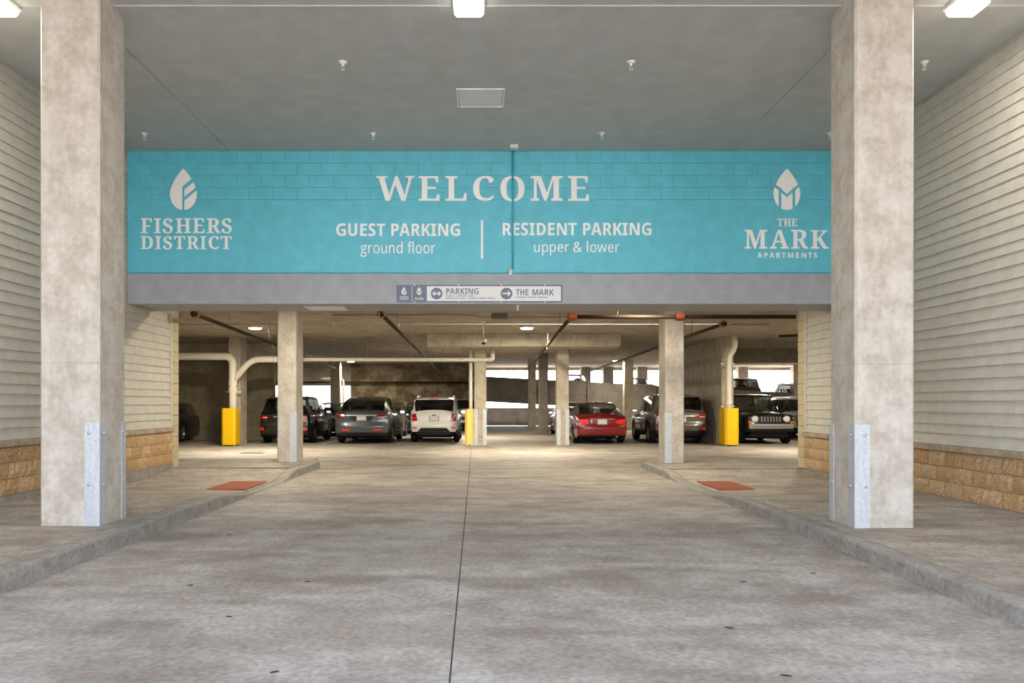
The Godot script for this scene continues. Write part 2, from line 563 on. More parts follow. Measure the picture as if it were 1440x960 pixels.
func block_mesh(variant: int, w: float, h: float) -> ArrayMesh:
	# rough split face towards +z, 6 x 3 cells, with sides
	var r := RandomNumberGenerator.new()
	r.seed = 100 + variant
	var st := mb(false)
	var nx := 6
	var ny := 3
	var p := []
	for j in ny + 1:
		var row := []
		for i in nx + 1:
			var edge := i == 0 or j == 0 or i == nx or j == ny
			var x := w * (float(i) / nx - 0.5) + (0.0 if edge else r.randf_range(-0.012, 0.012))
			var y := h * (float(j) / ny - 0.5) + (0.0 if edge else r.randf_range(-0.012, 0.012))
			row.append(Vector3(x, y, r.randf_range(0.004, 0.012) if edge else r.randf_range(0.010, 0.034)))
		p.append(row)
	for j in ny:
		for i in nx:
			quad(st, p[j][i], p[j][i + 1], p[j + 1][i + 1], p[j + 1][i])
	var back := func(v: Vector3) -> Vector3: return Vector3(v.x, v.y, -0.03)
	for i in nx:
		quad(st, back.call(p[0][i]), back.call(p[0][i + 1]), p[0][i + 1], p[0][i])
		quad(st, p[ny][i], p[ny][i + 1], back.call(p[ny][i + 1]), back.call(p[ny][i]))
	for j in ny:
		quad(st, p[j][0], p[j + 1][0], back.call(p[j + 1][0]), back.call(p[j][0]))
		quad(st, p[j + 1][nx], p[j][nx], back.call(p[j][nx]), back.call(p[j + 1][nx]))
	return done(st)

func make_side_wall(s: int) -> void:
	var wx: float = WL if s < 0 else WR
	var w := base("wall_left" if s < 0 else "wall_right")
	tag(w, "", "", "", "structure")
	var drop := 0.0 if s < 0 else -0.09
	var d_near := -1.3
	var d_far := 15.95
	var foot := 0.255 + drop      # bottom of the split-face blocks
	var ledge := foot + 0.612
	var lap := ledge + 0.085      # bottom of the siding
	var face := wx - 0.0 * s
	# core of the wall
	span(w, "wall_core", minf(wx + 0.03 * s, wx + 0.32 * s), maxf(wx + 0.03 * s, wx + 0.32 * s), 0.0, CEIL + 0.06, d_near, d_far, M.wall_core)
	# concrete footing under the blocks
	span(w, "footing", minf(wx - 0.006 * s, wx + 0.2 * s), maxf(wx - 0.006 * s, wx + 0.2 * s), 0.0, foot - 0.004, d_near, d_far + 0.02, M.curb_concrete, 0.006)
	span(w, "mortar_bed", minf(wx + 0.012 * s, wx + 0.2 * s), maxf(wx + 0.012 * s, wx + 0.2 * s), foot - 0.004, ledge, d_near, d_far, M.mortar)
	# split-face blocks, running bond
	var variants := []
	var halves := []
	for k in 8: variants.append(block_mesh(k, 0.398, 0.195))
	for k in 3: halves.append(block_mesh(20 + k, 0.195, 0.195))
	var tones := []
	for k in 4:
		var m: StandardMaterial3D = M.split_block.duplicate()
		m.albedo_color = Color(0.88, 0.77, 0.62).lerp([Color(0.91, 0.80, 0.66), Color(0.83, 0.70, 0.53), Color(0.88, 0.75, 0.58), Color(0.86, 0.78, 0.66)][k], 0.7)
		tones.append(m)
	for row in 3:
		var d := d_far
		var y := foot + 0.102 + row * 0.2035
		var first := row == 1
		while d > d_near + 0.45:
			var len := 0.203 if first else 0.406
			var mesh: ArrayMesh = halves[rng.randi() % 3] if first else variants[rng.randi() % 8]
			first = false
			var o := part(w, "split_block", mesh, tones[rng.randi() % 4], P(wx + 0.008 * s, y, d - len / 2))
			o.rotation.y = PI / 2 * -s
			d -= len
	# ledge course
	var ld := d_far + 0.03
	while ld > d_near + 0.3:
		var len := minf(0.61, ld - d_near)
		span(w, "ledge_stone", minf(wx - 0.045 * s, wx + 0.1 * s), maxf(wx - 0.045 * s, wx + 0.1 * s), ledge, ledge + 0.08, ld - len + 0.003, ld - 0.003, M.ledge_stone, 0.008)
		ld -= len
	# lap siding: wedge boards, staggered butt joints, every third lap narrower
	var st := mb(false)
	# unit board: length 1 along x, height 1, bottom edge proud (z), face towards +z
	var A := [Vector3(-0.5, 0, -0.01), Vector3(0.5, 0, -0.01), Vector3(0.5, 0, 0.021), Vector3(-0.5, 0, 0.021)]
	var B := [Vector3(-0.5, 1.06, -0.01), Vector3(0.5, 1.06, -0.01), Vector3(0.5, 1.06, 0.0), Vector3(-0.5, 1.06, 0.0)]
	quad(st, A[0], A[1], A[2], A[3])
	quad(st, A[3], A[2], B[2], B[3])
	quad(st, B[3], B[2], B[1], B[0])
	quad(st, A[1], A[0], B[0], B[1])
	quad(st, A[2], A[1], B[1], B[2])
	quad(st, A[0], A[3], B[3], B[0])
	var board := done(st)
	var y := lap
	var k := 0
	while y < CEIL - 0.01:
		var h: float = [0.150, 0.126, 0.154][k % 3]
		if y + h > CEIL: h = CEIL - y
		var d := d_far - 0.13
		var first := rng.randf_range(1.2, 3.6)
		while d > d_near + 0.05:
			var len := minf(first, d - d_near)
			first = 3.66
			var o := part(w, "siding_board", board, M.siding, P(wx + 0.012 * s, y, d - len / 2))
			o.rotation.y = PI / 2 * -s
			o.scale = Vector3(len - 0.004, h, 1.0)
			d -= len
		y += h
		k += 1
	# corner trim and block jamb at the garage opening
	span(w, "corner_trim", minf(wx - 0.012 * s, wx + 0.05 * s), maxf(wx - 0.012 * s, wx + 0.05 * s), lap, GC, d_far - 0.125, d_far - 0.01, M.siding, 0.004)
	for j in 18:
		var yy := 0.16 + j * 0.2035
		if yy > GC: break
		span(w, "jamb_block", minf(wx + 0.02 * s, wx + 0.32 * s), maxf(wx + 0.02 * s, wx + 0.32 * s), yy, minf(yy + 0.2, GC), d_far + 0.003, d_far + 0.38, M.jamb_block, 0.008)

func leaf_outline(w: float, h: float) -> PackedVector2Array:
	# pointed top, round foot, centred
	var pts := PackedVector2Array()
	var prof := [[0.0, 1.0], [0.20, 0.93], [0.42, 0.84], [0.66, 0.72], [0.86, 0.58], [0.97, 0.48], [1.0, 0.40], [0.97, 0.30], [0.86, 0.19], [0.68, 0.10], [0.42, 0.03], [0.18, 0.004], [0.0, 0.0]]
	for q in prof: pts.append(Vector2(q[0] * w / 2, (q[1] - 0.5) * h))
	for i in range(prof.size() - 2, 0, -1): pts.append(Vector2(-prof[i][0] * w / 2, (prof[i][1] - 0.5) * h))
	return pts

func stroke(a: Vector2, b: Vector2, t: float) -> PackedVector2Array:
	var n := (b - a).normalized().orthogonal() * t / 2
	return PackedVector2Array([a + n, b + n, b - n, a - n])

func cut_all(shapes: Array, cutter: PackedVector2Array) -> Array:
	var out := []
	for s in shapes:
		for r in Geometry2D.clip_polygons(s, cutter):
			if r.size() > 2: out.append(r)
	return out

func emblem(which: int, w: float, h: float) -> Array:
	var u := w / 181.0    # the emblem measured 181 by 280
	var v := h / 280.0
	var q := func(x: float, y: float) -> Vector2: return Vector2((x - 90.5) * u, (140 - y) * v)
	var shapes := [leaf_outline(w, h)]
	if which == 0:
		shapes = cut_all(shapes, stroke(q.call(90, 128), q.call(90, 300), 15 * u))
		shapes = cut_all(shapes, PackedVector2Array([q.call(82.5, 142), q.call(82.5, 122), q.call(160, 58), q.call(178, 78), q.call(97.5, 142)]))
		shapes = cut_all(shapes, PackedVector2Array([q.call(97.5, 192), q.call(97.5, 216), q.call(200, 130), q.call(200, 106)]))
	else:
		shapes = cut_all(shapes, PackedVector2Array([q.call(-10, 86), q.call(90, 172), q.call(191, 86), q.call(191, 108), q.call(90, 194), q.call(-10, 108)]))
		shapes = cut_all(shapes, stroke(q.call(44, 130), q.call(44, 300), 18 * u))
		shapes = cut_all(shapes, stroke(q.call(137, 130), q.call(137, 300), 18 * u))
	return shapes

func sign_xy(px: float, py: float) -> Vector2:
	return Vector2((px - 682.0) * FZ / FOCAL, CAM_Y + (566.0 - py) * FZ / FOCAL)

func print_text(parent: Node3D, called: String, text: String, serif: bool, bold: bool, px0: float, py0: float, px1: float, py1: float, m: Material, d: float, spacing := 0.0, t := 0.004) -> void:
	var a := sign_xy(px0, py1)
	var b := sign_xy(px1, py0)
	var o := part(parent, called, lettering(text, serif, bold, b.x - a.x, b.y - a.y, t, spacing), m, P((a.x + b.x) / 2, (a.y + b.y) / 2, d))
	o.set_meta("label", "%s %s lettering" % ["slate grey" if m == M.sign_slate else "white", "serif" if serif else "sans-serif"])

func make_facade() -> void:
	var w := base("wall_entrance")
	tag(w, "", "", "", "structure")
	var y0 := 3.585
	span(w, "wall_core", WL, WR, y0, CEIL, FZ + 0.03, FZ + 0.32, M.teal_joint)
	# smooth lower field, then four courses of painted block
	var yb := CAM_Y + (566.0 - 280.5) * FZ / FOCAL
	span(w, "painted_panel", WL, WR, y0 + 0.02, yb - 0.003, FZ, FZ + 0.05, M.teal_paint, 0.003)
	span(w, "drip_edge", WL, WR, y0, y0 + 0.018, FZ - 0.006, FZ + 0.05, M.teal_joint, 0.003)
	for row in 4:
		var ya := yb + row * 0.2035
		var yt := minf(ya + 0.2015, CEIL)
		var x := WL - (0.2 if row % 2 else 0.0)
		while x < WR:
			var x0 := maxf(x, WL)
			var x1 := minf(x + 0.4045, WR)
			if x1 - x0 > 0.02: span(w, "painted_block", x0, x1, ya, yt, FZ + rng.randf_range(0.0, 0.0012), FZ + 0.05, M.teal_paint, 0.0022)
			x += 0.4065
	if yb + 4 * 0.2035 < CEIL: span(w, "painted_block", WL, WR, yb + 4 * 0.2035, CEIL, FZ, FZ + 0.05, M.teal_paint, 0.002)
	# painted lettering
	var z := FZ - 0.001
	print_text(w, "lettering", "WELCOME", true, true, 529, 247.5, 828, 283, M.white_print, z, 0.10)
	print_text(w, "lettering", "GUEST PARKING", false, true, 473, 314, 647, 332, M.white_print, z)
	print_text(w, "lettering", "ground floor", false, false, 507, 339.5, 612, 361, M.white_print, z)
	print_text(w, "lettering", "RESIDENT PARKING", false, true, 707, 313, 916, 331, M.white_print, z)
	print_text(w, "lettering", "upper & lower", false, false, 751, 339, 871, 359, M.white_print, z)
	print_text(w, "lettering", "FISHERS", true, true, 198, 307, 326, 328, M.white_print, z, 0.06)
	print_text(w, "lettering", "DISTRICT", true, true, 198, 332, 326, 350.5, M.white_print, z, 0.06)
	print_text(w, "lettering", "THE", true, true, 1093, 307.5, 1121, 318, M.white_print, z)
	print_text(w, "lettering", "MARK", true, true, 1047, 323, 1165, 349.5, M.white_print, z, 0.08)
	print_text(w, "lettering", "APARTMENTS", false, true, 1065, 355, 1149, 362.5, M.white_print, z, 0.2)
	var bar := sign_xy(677.8, 336.5)
	part(w, "divider_bar", box(Vector3(0.036, 0.64, 0.004)), M.white_print, P(bar.x, bar.y, FZ - 0.001))
	for e in [[0, 258.0, 266.0], [1, 1106.5, 266.0]]:
		var c := sign_xy(e[1], e[2])
		for s in emblem(e[0], 0.452, 0.695):
			part(w, "leaf_emblem", plate(s, 0.004), M.white_print, P(c.x, c.y, FZ - 0.001))
	# grey beam over the drive-in
	var b := base("entrance_beam")
	tag(b, "wide grey painted concrete beam under the teal welcome wall", "beam")
	span(b, "beam_body", WL, WR, 3.07, y0 - 0.001, FZ - 0.015, 15.0, M.grey_paint, 0.008)
	span(b, "access_panel", -3.1, -2.42, 3.058, 3.07, 14.25, 14.8, M.white_metal, 0.003)
	# wall over the beam back to the garage slab, and the garage front left and right
	var u := base("wall_garage_front")
	tag(u, "", "", "", "structure")
	span(u, "wall_core", WL - 0.4, WR + 0.4, y0, GC + 0.4, FZ + 0.33, 15.0, M.garage_concrete)
	span(u, "wall_core", -16, WL - 0.32, 0, GC + 0.4, 15.9, 16.2, M.garage_concrete)
	span(u, "wall_core", WR + 0.32, 24, 0, GC + 0.4, 15.9, 16.2, M.garage_concrete)
	# wayfinding sign
	var sg := base("wayfinding_sign", P(0, 0, 0))
	tag(sg, "long white and slate parking direction sign on the grey beam", "sign")
	var p0 := sign_xy(558, 425)
	var p1 := sign_xy(790.5, 401)
	var sd := FZ - 0.015
	span(sg, "frame", p0.x, p1.x, p0.y, p1.y, sd - 0.02, sd, M.sign_slate, 0.003)
	var q0 := sign_xy(600.5, 423.5)
	var q1 := sign_xy(788.5, 402.8)
	span(sg, "white_panel", q0.x, q1.x, q0.y, q1.y, sd - 0.023, sd - 0.018, M.sign_white)
	var dv := sign_xy(579.6, 413)
	part(sg, "divider", box(Vector3(0.008, 0.25, 0.004)), M.sign_white, P(dv.x, dv.y, sd - 0.021))
	var td := sd - 0.0225
	print_text(sg, "lettering", "PARKING", false, true, 627.5, 405.5, 673, 414, M.sign_slate, td, 0.0, 0.002)
	print_text(sg, "lettering", "PUBLIC - GROUND LEVEL", false, true, 627.5, 415.2, 667, 417.4, M.sign_slate, td, 0.0, 0.002)
	print_text(sg, "lettering", "RESIDENTS ONLY - UPPER/LOWER LEVELS", false, true, 627.5, 418.4, 695.5, 420.8, M.sign_slate, td, 0.0, 0.002)
	print_text(sg, "lettering", "THE", false, true, 725.5, 407, 743, 415.5, M.sign_slate, td, 0.0, 0.002)
	print_text(sg, "lettering", "MARK", false, true, 748.5, 407, 778.5, 415.5, M.sign_slate, td, 0.0, 0.002)
	print_text(sg, "lettering", "LEASING CENTER PARKING", false, true, 725.5, 417, 769.5, 419.3, M.sign_slate, td, 0.0, 0.002)
	for c in [[614.2, 0], [712.2, 1]]:
		var at := sign_xy(c[0], 413)
		var disc := PackedVector2Array()
		for k in 28: disc.append(Vector2(cos(TAU * k / 28), sin(TAU * k / 28)) * 0.098)
		var arrow := PackedVector2Array([Vector2(-0.07, -0.012), Vector2(0.022, -0.012), Vector2(0.022, -0.05), Vector2(0.076, 0), Vector2(0.022, 0.05), Vector2(0.022, 0.012), Vector2(-0.07, 0.012)])
		if c[1] == 0:
			arrow = PackedVector2Array([Vector2(-0.076, 0), Vector2(-0.03, -0.046), Vector2(-0.03, -0.012), Vector2(0.03, -0.012), Vector2(0.03, -0.046), Vector2(0.076, 0), Vector2(0.03, 0.046), Vector2(0.03, 0.012), Vector2(-0.03, 0.012), Vector2(-0.03, 0.046)])
		part(sg, "arrow_disc", plate(disc, 0.002), M.sign_slate, P(at.x, at.y, td))
		part(sg, "arrow", plate(arrow, 0.002), M.sign_white, P(at.x, at.y, td - 0.002))
	for e in [[0, 568.5], [1, 589.6]]:
		var c := sign_xy(e[1], 409.5)
		for s in emblem(e[0], 0.086, 0.135):
			part(sg, "leaf_emblem", plate(s, 0.002), M.sign_white, P(c.x, c.y, sd - 0.0205))
	print_text(sg, "lettering", "FISHERS", true, true, 562.5, 416.8, 575, 419, M.sign_white, sd - 0.0205, 0.0, 0.002)
	print_text(sg, "lettering", "DISTRICT", true, true, 562.5, 419.6, 575, 421.8, M.sign_white, sd - 0.0205, 0.0, 0.002)
	print_text(sg, "lettering", "MARK", true, true, 583.5, 418.4, 596, 421.6, M.sign_white, sd - 0.0205, 0.0, 0.002)
	for px in [583.0, 645.0, 705.0, 766.0]:
		for py in [401.0, 425.0]:
			var at := sign_xy(px, py)
			part(sg, "clip", box(Vector3(0.018, 0.03, 0.01), 0.002), M.white_metal, P(at.x, at.y, sd - 0.02))

func make_garage_shell() -> void:
	var c := base("ceiling_garage")
	tag(c, "", "", "", "structure")
	span(c, "slab", -16.2, 24.2, GC, GC + 0.35, 15.0, 52.6, M.garage_slab)
	var w := base("wall_garage_left")
	tag(w, "", "", "", "structure")
	span(w, "wall_core", -16.3, -16.0, 0, GC, 15.0, 52.6, M.garage_concrete)
	w = base("wall_garage_right")
	tag(w, "", "", "", "structure")
	span(w, "wall_core", 24.0, 24.3, 0, GC, 15.0, 45.0, M.garage_concrete)
	# short wall behind the left pipe
	w = base("wall_bay_left")
	tag(w, "", "", "", "structure")
	span(w, "wall_core", -16.0, -8.1, 0, GC, 31.9, 32.2, M.olive_concrete)
	# wall running back beside the right column
	w = base("wall_bay_right")
	tag(w, "", "", "", "structure")
	span(w, "wall_core", 8.0, 8.28, 0, GC, 28.7, 35.5, M.garage_concrete, 0.01)
	# far wall, with the opening at its left
	w = base("wall_far")
	tag(w, "", "", "", "structure")
	span(w, "wall_core", -7.6, -0.6, 0, GC, 47.0, 47.3, M.stained_concrete)
	span(w, "wall_core", -16.0, -7.6, 0, 1.05, 47.0, 47.3, M.garage_concrete)
	span(w, "lintel", -16.0, -7.6, 2.38, GC, 47.0, 47.3, M.garage_concrete)
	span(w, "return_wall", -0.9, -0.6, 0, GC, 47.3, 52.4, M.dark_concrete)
	# low wall and edge beam at the back, open to the sky
	w = base("wall_back_parapet")
	tag(w, "", "", "", "structure")
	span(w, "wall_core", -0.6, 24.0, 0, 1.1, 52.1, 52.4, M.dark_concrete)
	span(w, "edge_beam", -0.6, 24.0, 3.44, GC, 51.9, 52.4, M.garage_concrete)
	# ramp that climbs to the left behind the bays, with its parapet panels
	var r := base("ramp")
	tag(r, "", "", "", "structure")
	var ry := func(x: float) -> float: return 1.86 - 0.054 * x
	var st := mb(false)
	var sec := func(x: float) -> Array: return [P(x, ry.call(x) - 0.25, 45.2), P(x, ry.call(x), 45.2), P(x, ry.call(x), 51.8), P(x, ry.call(x) - 0.25, 51.8)]
	var s0: Array = sec.call(-0.55)
	var s1: Array = sec.call(23.9)
	for k in 4: quad(st, s0[k], s0[(k + 1) % 4], s1[(k + 1) % 4], s1[k])
	quad(st, s0[3], s0[2], s0[1], s0[0])
	quad(st, s1[0], s1[1], s1[2], s1[3])
	part(r, "ramp_slab", done(st), M.garage_concrete)
	var px := [-0.55, 2.45, 5.5, 9.3, 13.1, 16.9, 20.6, 23.9]
	for k in px.size() - 1:
		st = mb(false)
		var x0: float = px[k] + 0.025
		var x1: float = px[k + 1] - 0.025
		var f := func(x: float) -> Array: return [P(x, ry.call(x) - 0.38, 45.0), P(x, ry.call(x) + 0.98, 45.0), P(x, ry.call(x) + 0.98, 45.18), P(x, ry.call(x) - 0.38, 45.18)]
		var a: Array = f.call(x0)
		var b: Array = f.call(x1)
		for j in 4: quad(st, a[j], b[j], b[(j + 1) % 4], a[(j + 1) % 4])
		quad(st, a[0], a[1], a[2], a[3])
		quad(st, b[3], b[2], b[1], b[0])
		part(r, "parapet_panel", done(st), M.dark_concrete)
	for q in [[5.9, "first from the left, above the red sedan"], [7.3, "second from the left, above the red sedan"], [9.4, "third from the left, by the kerb column"], [12.4, "fourth from the left, behind the bay wall"], [15.6, "fifth from the left, over the off-roader"], [19.0, "rightmost"]]:
		var x: float = q[0]
		var o := base("concrete_pier")
		span(o, "shaft", x, x + 0.62, 0, GC - 0.001, 51.2, 51.85, M.garage_concrete, 0.02)
		tag(o, "pale concrete pier at the back openings, %s" % q[1], "pier", "piers at the back openings")
	# dropped slab over the two middle columns
	var dp := base("drop_panel")
	tag(dp, "wide dropped concrete slab under the garage ceiling over the middle columns", "drop panel")
	span(dp, "slab_body", -1.84, 4.29, 3.2, GC - 0.001, 26.3, 29.6, M.garage_concrete, 0.015)
	# downstand beam over the left bay wall, and one over the right opening
	var db := base("downstand_beam")
	tag(db, "dark concrete beam hanging from the ceiling above the left bay wall", "beam")
	span(db, "beam_body", -15.9, -6.9, 3.06, GC - 0.001, 30.9, 31.6, M.garage_concrete, 0.01)
	db = base("downstand_beam")
	tag(db, "concrete beam hanging above the opening behind the black off-roader", "beam")
	span(db, "beam_body", 8.3, 23.5, 3.0, GC - 0.001, 34.0, 34.5, M.garage_concrete, 0.01)

# ------------------------------------------------------------------ things of the place
func prism_shaft(w: float, h: float, dp: float, ch: float, y_joint: float) -> ArrayMesh:
	# chamfered vertical edges; a thin recessed form line at y_joint
	var st := mb(false)
	var ring := func(y: float, inset: float) -> Array:
		var hx := w / 2 - inset
		var hz := dp / 2 - inset
		var c := ch
		return [Vector3(-hx + c, y, hz), Vector3(hx - c, y, hz), Vector3(hx, y, hz - c), Vector3(hx, y, -hz + c), Vector3(hx - c, y, -hz), Vector3(-hx + c, y, -hz), Vector3(-hx, y, -hz + c), Vector3(-hx, y, hz - c)]
	var rings := [ring.call(0.0, 0.0)]
	if y_joint > 0.0:
		for q in [[-0.006, 0.0], [-0.002, 0.004], [0.002, 0.004], [0.006, 0.0]]: rings.append(ring.call(y_joint + q[0], q[1]))
	rings.append(ring.call(h, 0.0))
	for k in rings.size() - 1:
		for j in 8: quad(st, rings[k][j], rings[k][(j + 1) % 8], rings[k + 1][(j + 1) % 8], rings[k + 1][j])
	for j in range(1, 7):
		tri(st, rings[-1][0], rings[-1][j], rings[-1][j + 1])
		tri(st, rings[0][0], rings[0][j + 1], rings[0][j])
	return done(st)

func column(label: String, x0: float, x1: float, d0: float, d1: float, y0: float, y1: float, m: Material, joint := 0.0, group := "") -> Node3D:
	var o := base("concrete_column", P((x0 + x1) / 2, y0, (d0 + d1) / 2))
	tag(o, label, "column", group)
	part(o, "shaft", prism_shaft(x1 - x0, y1 - y0 - 0.001, d1 - d0, 0.02, joint), m)
	return o

# angle guard on the vertical edge at (sx, sz) of a column w x dp; legs of length leg
func guard(o: Node3D, w: float, dp: float, sx: int, sz: int, leg: float, h: float, bolts := true) -> void:
	var t := 0.008
	var ex := w / 2 * sx
	var ez := dp / 2 * sz
	var st := mb(false)
	add_box(st, Vector3(ex - leg / 2 * sx + t / 2 * sx, h / 2, ez + t / 2 * sz), Vector3(leg + t, h, t), 0.001)
	add_box(st, Vector3(ex + t / 2 * sx, h / 2, ez - leg / 2 * sz), Vector3(t, h, leg), 0.001)
	var g := part(o, "corner_guard", done(st), M.galvanised, Vector3.ZERO, "galvanised steel corner guard")
	if not bolts: return
	var head := lathe([Vector2(0.018, 0), Vector2(0.017, 0.006), Vector2(0.011, 0.012), Vector2(0.0, 0.014)], 10)
	for y in [h * 0.4, h * 0.9]:
		var b := part(g, "bolt", head, M.bolt_steel, Vector3(ex - leg * 0.68 * sx, y, ez + t * sz))
		b.rotation.x = PI / 2 * sz
		b = part(g, "bolt", head, M.bolt_steel, Vector3(ex + t * sx, y, ez - leg * 0.62 * sz))
		b.rotation.z = -PI / 2 * sx

func make_columns() -> void:
	var c := column("massive concrete column on the left walk with steel corner guards", -4.56, -3.95, 8.52, 9.13, 0.155, CEIL, M.column_concrete, 1.67)
	guard(c, 0.61, 0.61, 1, 1, 0.15, 1.06)
	guard(c, 0.61, 0.61, 1, -1, 0.1, 1.06)
	c = column("massive concrete column on the right walk with steel corner guards", 3.79, 4.40, 8.52, 9.13, 0.135, CEIL, M.column_concrete, 1.68)
	guard(c, 0.61, 0.61, -1, 1, 0.15, 1.06)
	guard(c, 0.61, 0.61, -1, -1, 0.1, 1.06)
	c = column("slim concrete column at the end of the left kerb, inside the entrance", -4.42, -4.02, 17.7, 18.4, 0.159, GC, M.column_concrete)
	guard(c, 0.40, 0.70, 1, 1, 0.13, 1.06)
	c = column("slim concrete column at the end of the right kerb, inside the entrance", 3.84, 4.24, 17.7, 18.4, 0.139, GC, M.column_concrete)
	guard(c, 0.40, 0.70, -1, 1, 0.13, 1.06)
	column("concrete column behind the left yellow pipe guard", -8.64, -8.24, 28.0, 28.8, 0, GC, M.garage_concrete)
	c = column("middle garage column beside the pale yellow pipe guard and white crossover", -0.36, 0.05, 27.7, 28.4, 0, 3.2, M.garage_concrete)
	guard(c, 0.41, 0.70, 1, 1, 0.12, 1.2)
	guard(c, 0.41, 0.70, -1, 1, 0.12, 1.2)
	c = column("middle garage column left of the red sedan with steel guards", 2.40, 2.80, 27.7, 28.4, 0, 3.2, M.garage_concrete)
	guard(c, 0.40, 0.70, 1, 1, 0.12, 1.2)
	guard(c, 0.40, 0.70, -1, 1, 0.12, 1.2)
	column("concrete column behind the right yellow pipe guard", 8.02, 8.43, 28.2, 28.69, 0, GC, M.garage_concrete)
	column("tan concrete column deep in the aisle before the ramp", 2.2, 2.6, 42.4, 42.9, 0, GC, M.garage_concrete)
	column("dark grey concrete column in the middle aisle, left of the second guarded column", 2.4, 2.8, 36.9, 37.5, 0, GC, M.dark_concrete)
	column("far concrete column before the bright left opening", -8.0, -7.5, 43.0, 43.5, 0, GC, M.garage_concrete)
	column("far concrete column before the ramp, above the red sedan roof", 7.1, 7.58, 42.4, 42.9, 0, GC, M.garage_concrete)
	column("pale far column behind the black off-roader", 16.2, 16.8, 43.2, 43.7, 0, GC, M.garage_concrete)

func bent(a: Array, r: float) -> Array:
	# round the corners of a polyline
	var out := [a[0]]
	for k in range(1, a.size() - 1):
		var p: Vector3 = a[k]
		var u: Vector3 = (a[k - 1] - p).normalized()
		var v: Vector3 = (a[k + 1] - p).normalized()
		var rr := minf(r, minf(p.distance_to(a[k - 1]), p.distance_to(a[k + 1])) * 0.45)
		for j in 7:
			var t := j / 6.0
			out.append((p + u * rr) * (1 - t) * (1 - t) + p * 2 * t * (1 - t) + (p + v * rr) * t * t)
	out.append(a[-1])
	return out

func pipe_guard(label: String, x0: float, x1: float, d0: float, d1: float, h: float, m: Material) -> void:
	# bent steel plate: open to the back, chamfered front corners
	var o := base("pipe_guard", P((x0 + x1) / 2, 0.04, d0))
	tag(o, label, "pipe guard")
	var w := x1 - x0
	var dp := d1 - d0
	var c := 0.07
	var out := [Vector2(-w / 2, -dp), Vector2(-w / 2, -c), Vector2(-w / 2 + c, 0), Vector2(w / 2 - c, 0), Vector2(w / 2, -c), Vector2(w / 2, -dp)]
	var t := 0.01
	var inn := [Vector2(-w / 2 + t, -dp), Vector2(-w / 2 + t, -c - 0.004), Vector2(-w / 2 + c + 0.004, -t), Vector2(w / 2 - c - 0.004, -t), Vector2(w / 2 - t, -c - 0.004), Vector2(w / 2 - t, -dp)]
	var st := mb(false)
	for k in 5:
		var a: Vector2 = out[k]
		var b: Vector2 = out[k + 1]
		var e: Vector2 = inn[k]
		var f: Vector2 = inn[k + 1]
		quad(st, Vector3(a.x, 0, a.y), Vector3(b.x, 0, b.y), Vector3(b.x, h, b.y), Vector3(a.x, h, a.y))
		quad(st, Vector3(f.x, 0, f.y), Vector3(e.x, 0, e.y), Vector3(e.x, h, e.y), Vector3(f.x, h, f.y))
		quad(st, Vector3(a.x, h, a.y), Vector3(b.x, h, b.y), Vector3(f.x, h, f.y), Vector3(e.x, h, e.y))
		quad(st, Vector3(e.x, 0, e.y), Vector3(f.x, 0, f.y), Vector3(b.x, 0, b.y), Vector3(a.x, 0, a.y))
	part(o, "shield_plate", done(st), m)
	for s in [-1, 1]:
		part(o, "foot", box(Vector3(0.06, 0.05, 0.06), 0.004), M.bolt_steel, Vector3(s * (w / 2 - 0.05), -0.015, -0.1))

func collar(r: float, l: float) -> ArrayMesh:
	return lathe([Vector2(r * 0.9, -l / 2), Vector2(r, -l / 2), Vector2(r, l / 2), Vector2(r * 0.9, l / 2)], 14, false)

